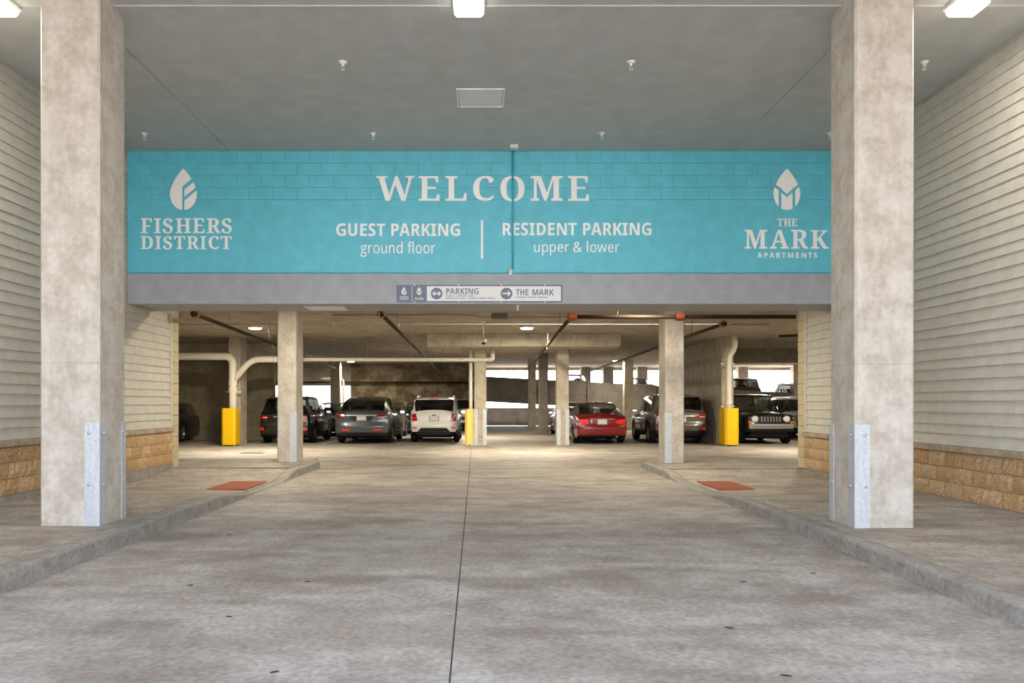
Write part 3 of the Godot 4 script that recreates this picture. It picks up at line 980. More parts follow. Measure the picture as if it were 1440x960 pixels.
func make_pipes() -> void:
	pipe_guard("yellow steel pipe guard on the left beside the black crossover", -8.62, -8.16, 27.15, 27.75, 1.2, M.yellow_paint)
	pipe_guard("yellow steel pipe guard on the right beside the black off-roader", 7.84, 8.30, 27.15, 27.85, 1.2, M.yellow_paint)
	pipe_guard("pale yellow pipe guard between the white crossover and middle column", -0.66, -0.38, 27.3, 27.95, 1.17, M.pale_yellow_paint)
	# left drain pipe with its two arms
	var o := base("drain_pipe", Vector3.ZERO)
	tag(o, "large cream drain pipe rising from the left yellow guard with two arms", "pipe")
	var d := 27.62
	var x := -8.37
	var top := CAM_Y + (566 - 501.0) * d / FOCAL
	part(o, "riser", tube(bent([P(x, 0.03, d), P(x, top, d), P(-14.5, top, d)], 0.28), 0.125, 16), M.pvc)
	part(o, "branch", tube(bent([P(x, 2.12, d), P(x + 0.62, 2.86, d), P(x + 2.05, 2.86, d)], 0.3), 0.105, 16), M.pvc)
	var y2 := CAM_Y + (566 - 505.5) * d / FOCAL
	part(o, "long_arm", tube([P(x + 1.95, y2, d), P(0.15, y2, d)], 0.062, 14), M.pvc)
	part(o, "elbow", tube(bent([P(0.1, y2, d), P(0.26, y2, d), P(0.26, 3.195, d)], 0.1), 0.07, 14), M.pvc)
	for cx in [-10.2, -7.0, -5.95, -5.0, -3.9, -2.5, -1.4, -0.75]:
		var y: float = top if cx < -8 else y2
		if cx > -8 and cx < -6.9: y = 2.86
		var r := 0.145 if cx < -8 else (0.12 if cx < -6.9 else 0.076)
		var cl := part(o, "clamp", collar(r, 0.05), M.white_metal, P(cx, y, d))
		cl.rotation.z = PI / 2
		part(cl, "hanger_rod", tube([Vector3.ZERO, Vector3((3.2 if cx > -1.84 else GC) - y, 0, 0)], 0.008, 6), M.conduit)
	for y in [1.85, 2.08]: part(o, "coupling", collar(0.142, 0.12), M.pvc, P(x, y, d))
	part(o, "bracket", box(Vector3(0.5, 0.035, 0.05), 0.004), M.white_metal, P(x, 1.78, d + 0.14))
	# right downpipe
	o = base("down_pipe", Vector3.ZERO)
	tag(o, "white down pipe with an offset bend above the right yellow guard", "pipe")
	d = 27.55
	part(o, "riser", tube(bent([P(8.07, 0.03, d), P(8.07, 2.95, d), P(8.27, 3.22, d), P(8.27, GC, d)], 0.22), 0.1, 16), M.pvc)
	for y in [1.3, 2.72]:
		part(o, "bracket", box(Vector3(0.46, 0.035, 0.05), 0.004), M.white_metal, P(8.07, y, d + 0.115))
		part(o, "coupling", collar(0.115, 0.1), M.pvc, P(8.07, y + 0.13, d))
	# thin strip pipe beside the middle column
	o = base("down_pipe", Vector3.ZERO)
	tag(o, "narrow pale down pipe against the middle column above the pale guard", "pipe")
	part(o, "riser", tube([P(-0.475, 0.03, 27.85), P(-0.475, 3.195, 27.85)], 0.06, 12), M.pvc)
	part(o, "bracket", collar(0.08, 0.05), M.white_metal, P(-0.475, 2.2, 27.85))
	# small services pipe on the right
	o = base("service_pipe", Vector3.ZERO)
	tag(o, "thin pale pipe running right from the down pipe bracket", "pipe")
	part(o, "run", tube([P(8.5, 2.74, 28.05), P(15.0, 2.74, 28.05)], 0.03, 10), M.conduit)
	for px in [9.6, 11.4]: part(o, "hanger_rod", tube([P(px, 2.74, 28.05), P(px, GC, 28.05)], 0.008, 6), M.conduit)
	o = base("service_pipe", Vector3.ZERO)
	tag(o, "white inverted L pipe in the bright left opening", "pipe")
	part(o, "run", tube(bent([P(-9.0, 2.75, 46.99), P(-9.0, 2.75, 45.6), P(-7.75, 2.75, 45.6), P(-7.75, 1.1, 45.6)], 0.25), 0.06, 10), M.pvc)
	# sprinkler mains and branches: brown steel with rusty couplings
	var y := CAM_Y + 1.68
	o = base("sprinkler_main", Vector3.ZERO)
	tag(o, "brown sprinkler main crossing right of the entrance under the ceiling", "pipe")
	part(o, "run", tube([P(1.69, y, 16.3), P(6.08, y, 16.3)], 0.042, 10), M.brown_pipe)
	for cx in [1.72, 3.82]:
		var cl := part(o, "coupling", collar(0.075, 0.16), M.coupling, P(cx, y, 16.3))
		cl.rotation.z = PI / 2
	for cx in [2.6, 4.6, 5.6]: part(o, "hanger_rod", tube([P(cx, y, 16.3), P(cx, GC, 16.3)], 0.008, 6), M.conduit)
	for b in [[1.69, 16.36, 2.15, 42.0, "right of the middle, running back to the ramp"], [-1.97, 15.7, -2.5, 46.8, "left of the middle, running back to the stained wall"], [-5.5, 15.7, -7.3, 40.5, "far left, passing behind the left kerb column"], [5.09, 17.7, 5.6, 44.0, "right of the kerb column, running back"]]:
		o = base("sprinkler_branch", Vector3.ZERO)
		tag(o, "brown sprinkler branch %s" % b[4], "pipe", "")
		part(o, "run", tube([P(b[0], y, b[1]), P(b[2], y, b[3])], 0.04, 10), M.brown_pipe)
		var cl := part(o, "coupling", collar(0.07, 0.15), M.coupling, P(b[0], y, b[1] + 0.1))
		cl.rotation.x = PI / 2
		for k in 5:
			var t := (k + 0.6) / 5.2
			var hx := lerpf(b[0], b[2], t)
			var hd := lerpf(b[1], b[3], t)
			var to := 3.199 if hd > 26.2 and hd < 29.7 and hx > -1.9 and hx < 4.3 else GC
			part(o, "hanger_rod", tube([P(hx, y, hd), P(hx, to, hd)], 0.008, 6), M.conduit)
			part(o, "sprinkler_head", lathe([Vector2(0.0, 0.0), Vector2(0.02, 0.0), Vector2(0.012, 0.03), Vector2(0.012, 0.08)], 8), M.conduit, P(hx, y - 0.1, hd + 0.4))
	for b in [[-15.5, -0.8, 46.6, 2.55, 0.055, "dark pipe running along the foot of the far left ceiling"], [8.6, 14.5, 24.3, 3.36, 0.04, "brown pipe slanting over the right opening"]]:
		o = base("sprinkler_main", Vector3.ZERO)
		tag(o, b[5], "pipe")
		part(o, "run", tube([P(b[0], b[3], b[2]), P(b[1], b[3], b[2] - (4.0 if b[0] > 0 else 0.0))], b[4], 10), M.brown_pipe)
		for k in 3:
			var t := (k + 0.5) / 3.0
			var hx := lerpf(b[0], b[1], t)
			var hd: float = b[2] - (4.0 * t if b[0] > 0 else 0.0)
			part(o, "hanger_rod", tube([P(hx, b[3], hd), P(hx, GC, hd)], 0.008, 6), M.conduit)
	# electrical conduit with its box
	o = base("conduit_run", Vector3.ZERO)
	tag(o, "thin pale conduit across the garage ceiling with a grey box", "conduit")
	part(o, "run", tube(bent([P(-3.8, GC - 0.03, 20.6), P(-0.4, GC - 0.03, 20.6), P(-0.1, GC - 0.09, 20.6), P(0.2, GC - 0.09, 20.6)], 0.2), 0.016, 8), M.conduit)
	part(o, "run", tube([P(0.55, GC - 0.09, 20.6), P(2.1, GC - 0.09, 20.6)], 0.016, 8), M.conduit)
	part(o, "junction_box", box(Vector3(0.4, 0.13, 0.3), 0.01), M.box_grey, P(0.36, GC - 0.07, 20.6))
	o = base("conduit_run", Vector3.ZERO)
	tag(o, "long straight conduit across the ceiling behind the first lamps", "conduit")
	part(o, "run", tube([P(-12.0, GC - 0.03, 23.1), P(7.9, GC - 0.03, 23.1)], 0.014, 8), M.conduit)
	for cx in [-7.5, -4.2, -2.4, 0.9, 2.3, 5.1]: part(o, "strap", box(Vector3(0.05, 0.1, 0.05), 0.004), M.white_metal, P(cx, GC - 0.05, 23.1))
	# conduit on the teal wall, box on the soffit over it
	o = base("wall_conduit", Vector3.ZERO)
	tag(o, "teal painted conduit down the welcome wall with a white end fitting", "conduit")
	var cx := (721.0 - 682.0) * FZ / FOCAL
	part(o, "run", tube([P(cx, CEIL, FZ - 0.02), P(cx, 3.66, FZ - 0.02)], 0.017, 10), M.teal_joint)
	part(o, "end_fitting", lathe([Vector2(0, 0), Vector2(0.028, 0.0), Vector2(0.03, 0.03), Vector2(0.03, 0.09), Vector2(0.02, 0.11), Vector2(0, 0.11)], 12), M.white_metal, P(cx - 0.04, 3.55, FZ - 0.05))
	for y3 in [3.95, 4.5, 5.05]: part(o, "strap", box(Vector3(0.07, 0.025, 0.012), 0.003), M.teal_joint, P(cx, y3, FZ - 0.036))
	o = base("soffit_box", P((723.0 - 682.0) * 13.62 / FOCAL, CEIL - 0.035, 13.62))
	tag(o, "small white junction box on the soffit above the teal conduit", "junction box")
	part(o, "body", box(Vector3(0.13, 0.06, 0.13), 0.006), M.white_metal)
	part(o, "cover", box(Vector3(0.14, 0.008, 0.14), 0.003), M.housing, Vector3(0, -0.032, 0))
	o = base("sensor_stub", P((728.0 - 682.0) * 14.1 / FOCAL, 3.07, 14.1))
	tag(o, "small white sensor stub hanging under the grey beam", "sensor")
	part(o, "stem", lathe([Vector2(0, -0.09), Vector2(0.014, -0.09), Vector2(0.016, -0.02), Vector2(0.03, -0.015), Vector2(0.03, 0.0)], 10), M.white_metal)

func make_fixtures() -> void:
	# canopy lamps
	var labels := ["square white ceiling lamp over the left walk", "square white ceiling lamp at the middle of the canopy", "square white ceiling lamp over the right walk"]
	var xs := [-5.12, -0.17, 5.06]
	for k in 3:
		var o := base("ceiling_lamp", P(xs[k], CEIL, 8.72))
		tag(o, labels[k], "lamp", "canopy lamps")
		part(o, "housing", box(Vector3(0.34, 0.05, 0.36), 0.012), M.housing, Vector3(0, -0.025, 0))
		var st := mb(true)
		add_box(st, Vector3(0, -0.085, 0), Vector3(0.31, 0.07, 0.33), 0.03)
		part(o, "lens", done(st), M.lens_canopy)
		var a := AreaLight3D.new()
		a.name = "lamp_light"
		a.area_size = Vector2(0.3, 0.3)
		a.light_energy = LAMP_CANOPY
		a.light_color = Color(1.0, 0.96, 0.90)
		a.area_range = 60.0
		a.area_attenuation = 2.0
		a.shadow_enabled = true
		a.position = Vector3(0, -0.13, 0)
		a.rotation.x = -PI / 2
		o.add_child(a)
	# garage lamps: long flat discs
	var spots := [[-3.3, 15.75, "just behind the entrance beam on the left"], [2.9, 15.75, "just behind the entrance beam on the right"], [-6.6, 23.9, "left of the first row behind the left kerb column"], [1.2, 23.9, "in the middle of the first visible row"], [9.4, 23.9, "right of the first row near the off-roader"], [-7.0, 43.4, "at the far left before the stained wall"], [6.7, 42.5, "at the far right before the ramp"], [-0.6, 34.0, "over the middle aisle"], [12.5, 38.0, "far right behind the hanging beam"]]
	for s in spots:
		var o := base("garage_lamp", P(s[0], GC, s[1]))
		tag(o, "round warm garage ceiling lamp %s" % s[2], "lamp", "garage lamps")
		part(o, "housing", lathe([Vector2(0.0, 0.0), Vector2(0.2, 0.0), Vector2(0.21, -0.04), Vector2(0.19, -0.055)], 24), M.housing)
		part(o, "lens", lathe([Vector2(0.19, -0.05), Vector2(0.17, -0.085), Vector2(0.1, -0.1), Vector2(0.0, -0.104)], 24), M.lens_garage)
		var a := AreaLight3D.new()
		a.name = "lamp_light"
		a.area_size = Vector2(0.3, 0.3)
		a.light_energy = LAMP_GARAGE * (0.3 if s[1] < 16.0 else 0.5 if s[1] > 40.0 else 1.0)
		a.light_color = Color(1.0, 0.945, 0.83)
		a.area_range = 60.0
		a.area_attenuation = 2.0
		a.shadow_enabled = true
		a.position = Vector3(0, -0.12, 0)
		a.rotation.x = -PI / 2
		o.add_child(a)
	# soffit access hatch
	var h := base("access_hatch", P(-0.06, CEIL, 11.52))
	tag(h, "square white access hatch in the grey soffit", "hatch")
	var st := mb(false)
	for s in [-1, 1]:
		add_box(st, Vector3(s * 0.315, -0.008, 0), Vector3(0.03, 0.018, 0.69), 0.003)
		add_box(st, Vector3(0, -0.008, s * 0.33), Vector3(0.6, 0.018, 0.03), 0.003)
	part(h, "frame", done(st), M.white_metal)
	part(h, "door", box(Vector3(0.592, 0.01, 0.622), 0.002), M.sign_white, Vector3(0, -0.004, 0))
	part(h, "latch", lathe([Vector2(0.0, -0.006), Vector2(0.012, -0.006), Vector2(0.014, 0.0)], 8), M.bolt_steel, Vector3(-0.25, -0.009, 0.05))
	# sprinkler heads in the soffit
	var heads := [[-1.76, 10.3, "left of the hatch, nearer row"], [1.81, 10.3, "right of the hatch, nearer row"], [5.44, 10.3, "beside the right column, nearer row"], [-5.33, 13.03, "by the left edge, row near the teal wall"], [-1.75, 13.03, "left of the middle, row near the teal wall"], [1.83, 13.03, "right of the middle, row near the teal wall"], [5.41, 13.03, "by the right column, row near the teal wall"]]
	for q in heads:
		var o := base("soffit_sprinkler", P(q[0], CEIL, q[1]))
		tag(o, "small white pendent sprinkler %s" % q[2], "sprinkler", "soffit sprinklers")
		part(o, "escutcheon", lathe([Vector2(0.0, 0.0), Vector2(0.055, 0.0), Vector2(0.05, -0.012), Vector2(0.022, -0.03)], 16), M.white_metal)
		part(o, "body", lathe([Vector2(0.02, -0.028), Vector2(0.02, -0.055), Vector2(0.012, -0.06)], 12), M.white_metal)
		var arms := mb(true)
		for s in [-1, 1]: add_tube(arms, [Vector3(s * 0.012, -0.055, 0), Vector3(s * 0.022, -0.075, 0), Vector3(s * 0.006, -0.098, 0)], 0.004, 6)
		part(o, "frame_arms", done(arms), M.white_metal)
		part(o, "deflector", lathe([Vector2(0.0, -0.098), Vector2(0.026, -0.1), Vector2(0.026, -0.104), Vector2(0.0, -0.104)], 12), M.white_metal)
	# security camera on its drop pole
	var o := base("security_camera", P((680.0 - 682.0) * 22.4 / FOCAL, 0, 22.4))
	tag(o, "white dome security camera on a drop pole under the garage ceiling", "camera")
	part(o, "ceiling_plate", box(Vector3(0.12, 0.03, 0.12), 0.006), M.white_metal, Vector3(0, GC - 0.016, 0))
	part(o, "pole", tube([Vector3(0, GC - 0.03, 0), Vector3(0, 3.12, 0)], 0.014, 8), M.white_metal)
	part(o, "body", lathe([Vector2(0, 3.16), Vector2(0.05, 3.15), Vector2(0.075, 3.1), Vector2(0.075, 3.06), Vector2(0.06, 3.04)], 16), M.white_metal)
	part(o, "dome", lathe([Vector2(0.06, 3.045), Vector2(0.05, 3.005), Vector2(0.025, 2.98), Vector2(0, 2.975)], 16), M.black_plastic)
	# tactile paving
	for s in [-1, 1]:
		var x0 := -4.45 if s < 0 else 3.73
		var x1 := -3.83 if s < 0 else 4.32
		var t := base("tactile_plate", P((x0 + x1) / 2, 0.032, 13.95))
		tag(t, "brick red tactile warning plate in the %s walk" % ("left" if s < 0 else "right"), "tactile plate", "")
		part(t, "tile", box(Vector3(x1 - x0, 0.02, 1.36), 0.003), M.tactile)
		var dm := mb(true)
		for i in 10:
			for j in 22:
				var c := Vector3((i - 4.5) * 0.06, 0.01, (j - 10.5) * 0.06)
				var prev := []
				for e in [[0.012, 0.0], [0.009, 0.005]]:
					var ring := []
					for k in 6: ring.append(c + Vector3(cos(TAU * k / 6) * e[0], e[1], sin(TAU * k / 6) * e[0]))
					if prev:
						for k in 6: quad(dm, prev[(k + 1) % 6], prev[k], ring[k], ring[(k + 1) % 6])
						for k in range(1, 5): tri(dm, ring[0], ring[k + 1], ring[k])
					prev = ring
		var domes := part(t, "domes", done(dm), M.tactile)
		domes.set_meta("kind", "stuff")
	# floor drain slot
	var dr := base("floor_drain", P(-6.55, 0.003, 23.4))
	tag(dr, "dark slotted floor drain inside the garage on the left", "drain")
	part(dr, "frame", box(Vector3(0.62, 0.006, 0.42), 0.002), M.box_grey)
	for k in 5: part(dr, "slot_bar", box(Vector3(0.56, 0.004, 0.05), 0.001), M.black_plastic, Vector3(0, 0.003, (k - 2) * 0.075))
	# crumbs of dead leaf on the road
	var bits := [[1025, 883, "right foreground, largest"], [322, 867, "left foreground"], [322, 752, "near the left kerb"], [268, 823, "left foreground, pale brown"], [386, 945, "bottom left"], [1045, 818, "right of the drive"], [1105, 950, "bottom right"], [433, 818, "left of the drive, twig-like"], [278, 728, "near the left kerb, small"], [1143, 806, "near the right kerb"]]
	for q in bits:
		var d: float = CAM_Y * FOCAL / (q[1] - 566.0)
		var x: float = (q[0] - 682.0) * d / FOCAL
		var pl := PackedVector2Array()
		var r := rng.randf_range(0.010, 0.018)
		for k in 9: pl.append(Vector2(cos(TAU * k / 9) * r * rng.randf_range(1.2, 2.2), sin(TAU * k / 9) * r * rng.randf_range(0.5, 0.9)))
		var lf := single("dead_leaf", plate(pl, 0.004), M.leaf_brown, P(x, 0.001, d))
		lf.rotation = Vector3(-PI / 2, 0, rng.randf_range(-0.6, 0.6))
		tag(lf, "tiny dark dead leaf on the concrete drive, %s" % q[2], "leaf", "dead leaves on the drive")

# ------------------------------------------------------------------ cars
func along(pts: Array, z: float) -> float:
	if z <= pts[0][0]: return pts[0][1]
	for k in pts.size() - 1:
		if z <= pts[k + 1][0]:
			var t: float = (z - pts[k][0]) / maxf(pts[k + 1][0] - pts[k][0], 1e-6)
			return lerpf(pts[k][1], pts[k + 1][1], t)
	return pts[-1][1]

const RING := 10

func car_ring(s: Dictionary, z: float) -> Array:
	# half section at z (fraction of the length, -0.5 front .. 0.5 rear): bottom outside up to the roof centre
	var L: float = s.L
	var top := along(s.top, z)
	var belt := minf(along(s.belt, z), top - 0.015)
	var w: float = s.W / 2 * along(s.wide, z)
	var sill: float = along(s.sill, z)
	var r: float = s.R + 0.06
	var yb := sill
	for wz in [s.front_axle, s.rear_axle]:
		var dz := absf(z * L - wz)
		if dz < r: yb = maxf(yb, s.R + sqrt(r * r - dz * dz))
	var c := clampf((top - belt) / 0.34, 0.0, 1.0)
	c = c * c * (3 - 2 * c)
	var y2 := maxf(belt * 0.62, yb + 0.05)
	var tr: float = s.roof_w
	var out := []
	out.append(Vector2(w * 0.955, yb))
	out.append(Vector2(w * 0.99, lerpf(yb, y2, 0.45)))
	out.append(Vector2(w, y2))
	out.append(Vector2(w * 0.985, lerpf(y2, belt, 0.72)))
	out.append(Vector2(w * 0.95, belt))
	var crown := top - belt
	var hx := [0.90, 0.78, 0.62, 0.34, 0.0]
	var cx := [0.925, lerpf(0.925, tr, 0.88), tr * 0.93, tr * 0.55, 0.0]
	var cy := [0.05, 0.86, 0.965, 0.995, 1.0]
	for k in 5:
		var hy := 1.0 - pow(hx[k] / 0.95, 2.0)
		out.append(Vector2(w * lerpf(hx[k], cx[k], c), belt + crown * lerpf(hy, cy[k], c)))
	return out

func cap_bulge(s: Dictionary, e: int, y: float) -> float:
	return along(s.tail if e > 0 else s.nose, y)

func cap_point(s: Dictionary, e: int, x: float, y: float) -> Vector3:
	var ring := car_ring(s, 0.5 * e)
	var w: float = ring[0].x
	for k in 4:
		if y >= ring[k].y and y <= ring[k + 1].y:
			w = lerpf(ring[k].x, ring[k + 1].x, (y - ring[k].y) / maxf(ring[k + 1].y - ring[k].y, 1e-5))
	if y > ring[4].y: w = ring[4].x
	var u := clampf(absf(x) / w, 0.0, 1.0)
	return Vector3(x, y, (s.L / 2 + cap_bulge(s, e, y) * (1.0 - pow(u, 4.0))) * e)

# a curved plate lying on the tail (e = 1) or nose (e = -1); corners: bottom-left, bottom-right, top-right, top-left
func cap_patch(s: Dictionary, e: int, c: Array, proud: float) -> ArrayMesh:
	var st := mb(true)
	var nx := 6
	var ny := 4
	var g := []
	for j in ny + 1:
		var row := []
		for i in nx + 1:
			var p: Vector2 = (c[0] as Vector2).lerp(c[1], float(i) / nx).lerp((c[3] as Vector2).lerp(c[2], float(i) / nx), float(j) / ny)
			var v := cap_point(s, e, p.x, p.y)
			v.z += proud * e
			row.append(v)
		g.append(row)
	var put := func(a: Vector3, b: Vector3, d: Vector3, f: Vector3) -> void:
		if e > 0: quad(st, a, b, d, f)
		else: quad(st, f, d, b, a)
	for j in ny:
		for i in nx: put.call(g[j][i], g[j][i + 1], g[j + 1][i + 1], g[j + 1][i])
	st.set_smooth_group(1)
	var back := func(v: Vector3) -> Vector3: return v - Vector3(0, 0, (proud + 0.02) * e)
	for i in nx:
		put.call(back.call(g[0][i]), back.call(g[0][i + 1]), g[0][i + 1], g[0][i])
		put.call(g[ny][i], g[ny][i + 1], back.call(g[ny][i + 1]), back.call(g[ny][i]))
	for j in ny:
		put.call(g[j + 1][0], g[j][0], back.call(g[j][0]), back.call(g[j + 1][0]))
		put.call(g[j][nx], g[j + 1][nx], back.call(g[j + 1][nx]), back.call(g[j][nx]))
	return done(st)

func wheel_meshes(r: float) -> Array:
	var key := "wheel%.3f" % r
	if not meshes.has(key):
		var tyre := lathe([Vector2(r * 0.64, -0.095), Vector2(r * 0.9, -0.11), Vector2(r * 0.985, -0.085), Vector2(r, -0.05), Vector2(r, 0.05), Vector2(r * 0.985, 0.085), Vector2(r * 0.9, 0.11), Vector2(r * 0.64, 0.095), Vector2(r * 0.62, 0.0), Vector2(r * 0.64, -0.095)], 30)
		var st := mb(false)
		for k in 5:
			var a := TAU * k / 5
			var d := Vector3(cos(a), 0, sin(a))
			var n := Vector3(-sin(a), 0, cos(a))
			var p := [d * 0.04 + n * 0.035, d * r * 0.63 + n * 0.05, d * r * 0.63 - n * 0.05, d * 0.04 - n * 0.035]
			for f in [[0.085, 0.06], [-0.06, -0.085]]:
				var up := Vector3(0, f[0], 0)
				var dn := Vector3(0, f[1], 0)
				quad(st, p[0] + up, p[1] + up, p[2] + up, p[3] + up)
				quad(st, p[0] + dn, p[3] + dn, p[2] + dn, p[1] + dn)
				for j in 4: quad(st, p[j] + dn, p[(j + 1) % 4] + dn, p[(j + 1) % 4] + up, p[j] + up)
		var rim := lathe([Vector2(r * 0.66, -0.09), Vector2(r * 0.62, -0.085), Vector2(r * 0.58, 0.0), Vector2(r * 0.62, 0.085), Vector2(r * 0.66, 0.09)], 30)
		st.append_from(rim, 0, Transform3D.IDENTITY)
		var hub := lathe([Vector2(0.0, 0.092), Vector2(0.05, 0.088), Vector2(0.055, 0.0), Vector2(0.05, -0.088), Vector2(0.0, -0.092)], 12)
		st.append_from(hub, 0, Transform3D.IDENTITY)
		var disc := lathe([Vector2(0.0, 0.02), Vector2(r * 0.5, 0.02), Vector2(r * 0.5, -0.02), Vector2(0, -0.02)], 20, false)
		meshes[key] = [tyre, done(st), disc]
	return meshes[key]

func which_range(z: float, ranges: Array) -> int:
	for k in ranges.size():
		if z > ranges[k][0] and z < ranges[k][1]: return k
	return -1

func in_any(z: float, ranges: Array) -> bool:
	for r in ranges:
		if z > r[0] and z < r[1]: return true
	return false

var shells := {}

func car_shell(s: Dictionary, key: String) -> Dictionary:
	if shells.has(key): return shells[key]
	var zs := []
	for k in 85: zs.append(-0.5 + k / 84.0)
	for list in [s.top, s.belt, s.wide]:
		for q in list: zs.append(q[0])
	for r in s.side_glass + [s.windshield, s.rear_glass]:
		zs.append(r[0])
		zs.append(r[1])
	zs.sort()
	var clean := [zs[0]]
	for z in zs:
		if z - clean[-1] > 0.0012 and z <= 0.5: clean.append(z)
	var tools := {"body": mb(true), "cladding": mb(true), "windshield": mb(true), "rear_window": mb(true), "roof": mb(true)}
	var prev := []
	var pz := 0.0
	for z in clean:
		var ring := car_ring(s, z)
		if prev:
			var mz: float = (z + pz) / 2
			for k in RING - 1:
				var to := "body"
				if k >= 6 and mz > s.windshield[0] and mz < s.windshield[1]: to = "windshield"
				elif k >= 6 and mz > s.rear_glass[0] and mz < s.rear_glass[1]: to = "rear_window"
				elif k == 5 and in_any(mz, s.side_glass): to = "side_window%d" % which_range(mz, s.side_glass)
				elif k == 0 and s.get("clad", false): to = "cladding"
				for e in [-1, 1]:
					var goal := to
					if to.begins_with("side_window"):
						goal = to + ("l" if e < 0 else "r")
						if not tools.has(goal): tools[goal] = mb(true)
					var a := Vector3(prev[k].x * e, prev[k].y, pz * s.L)
					var b := Vector3(prev[k + 1].x * e, prev[k + 1].y, pz * s.L)
					var c := Vector3(ring[k + 1].x * e, ring[k + 1].y, z * s.L)
					var d := Vector3(ring[k].x * e, ring[k].y, z * s.L)
					if e > 0: quad(tools[goal], a, b, c, d)
					else: quad(tools[goal], d, c, b, a)
		prev = ring
		pz = z
	for e in [-1, 1]:
		var ring := car_ring(s, 0.5 * e)
		var rows := []
		var ys := []
		for k in RING: ys.append([ring[k].x, ring[k].y, 1.0 if k <= 4 else (9.0 - k) / 5.0])
		# refine below the belt so that the bumper step shows
		var fine := []
		for k in ys.size() - 1:
			var n := 5 if k < 4 else 1
			for j in n:
				var t := float(j) / n
				fine.append([lerpf(ys[k][0], ys[k + 1][0], t), lerpf(ys[k][1], ys[k + 1][1], t), lerpf(ys[k][2], ys[k + 1][2], t)])
		fine.append(ys[-1])
		for q in fine:
			var row := []
			for i in 13:
				var u := i / 6.0 - 1.0
				row.append(Vector3(q[0] * u, q[1], (s.L / 2 + cap_bulge(s, e, q[1]) * q[2] * (1.0 - pow(absf(u), 4.0))) * e))
			rows.append(row)
		for j in rows.size() - 1:
			var low: bool = s.get("clad", false) and rows[j + 1][6].y < s.clad_y
			for i in 12:
				var tl: SurfaceTool = tools["cladding" if low else "body"]
				if e > 0: quad(tl, rows[j][i], rows[j][i + 1], rows[j + 1][i + 1], rows[j + 1][i])
				else: quad(tl, rows[j + 1][i], rows[j + 1][i + 1], rows[j][i + 1], rows[j][i])
	var out := {}
	for k in tools:
		var m := done(tools[k])
		if m.get_surface_count(): out[k] = m
	shells[key] = out
	return out

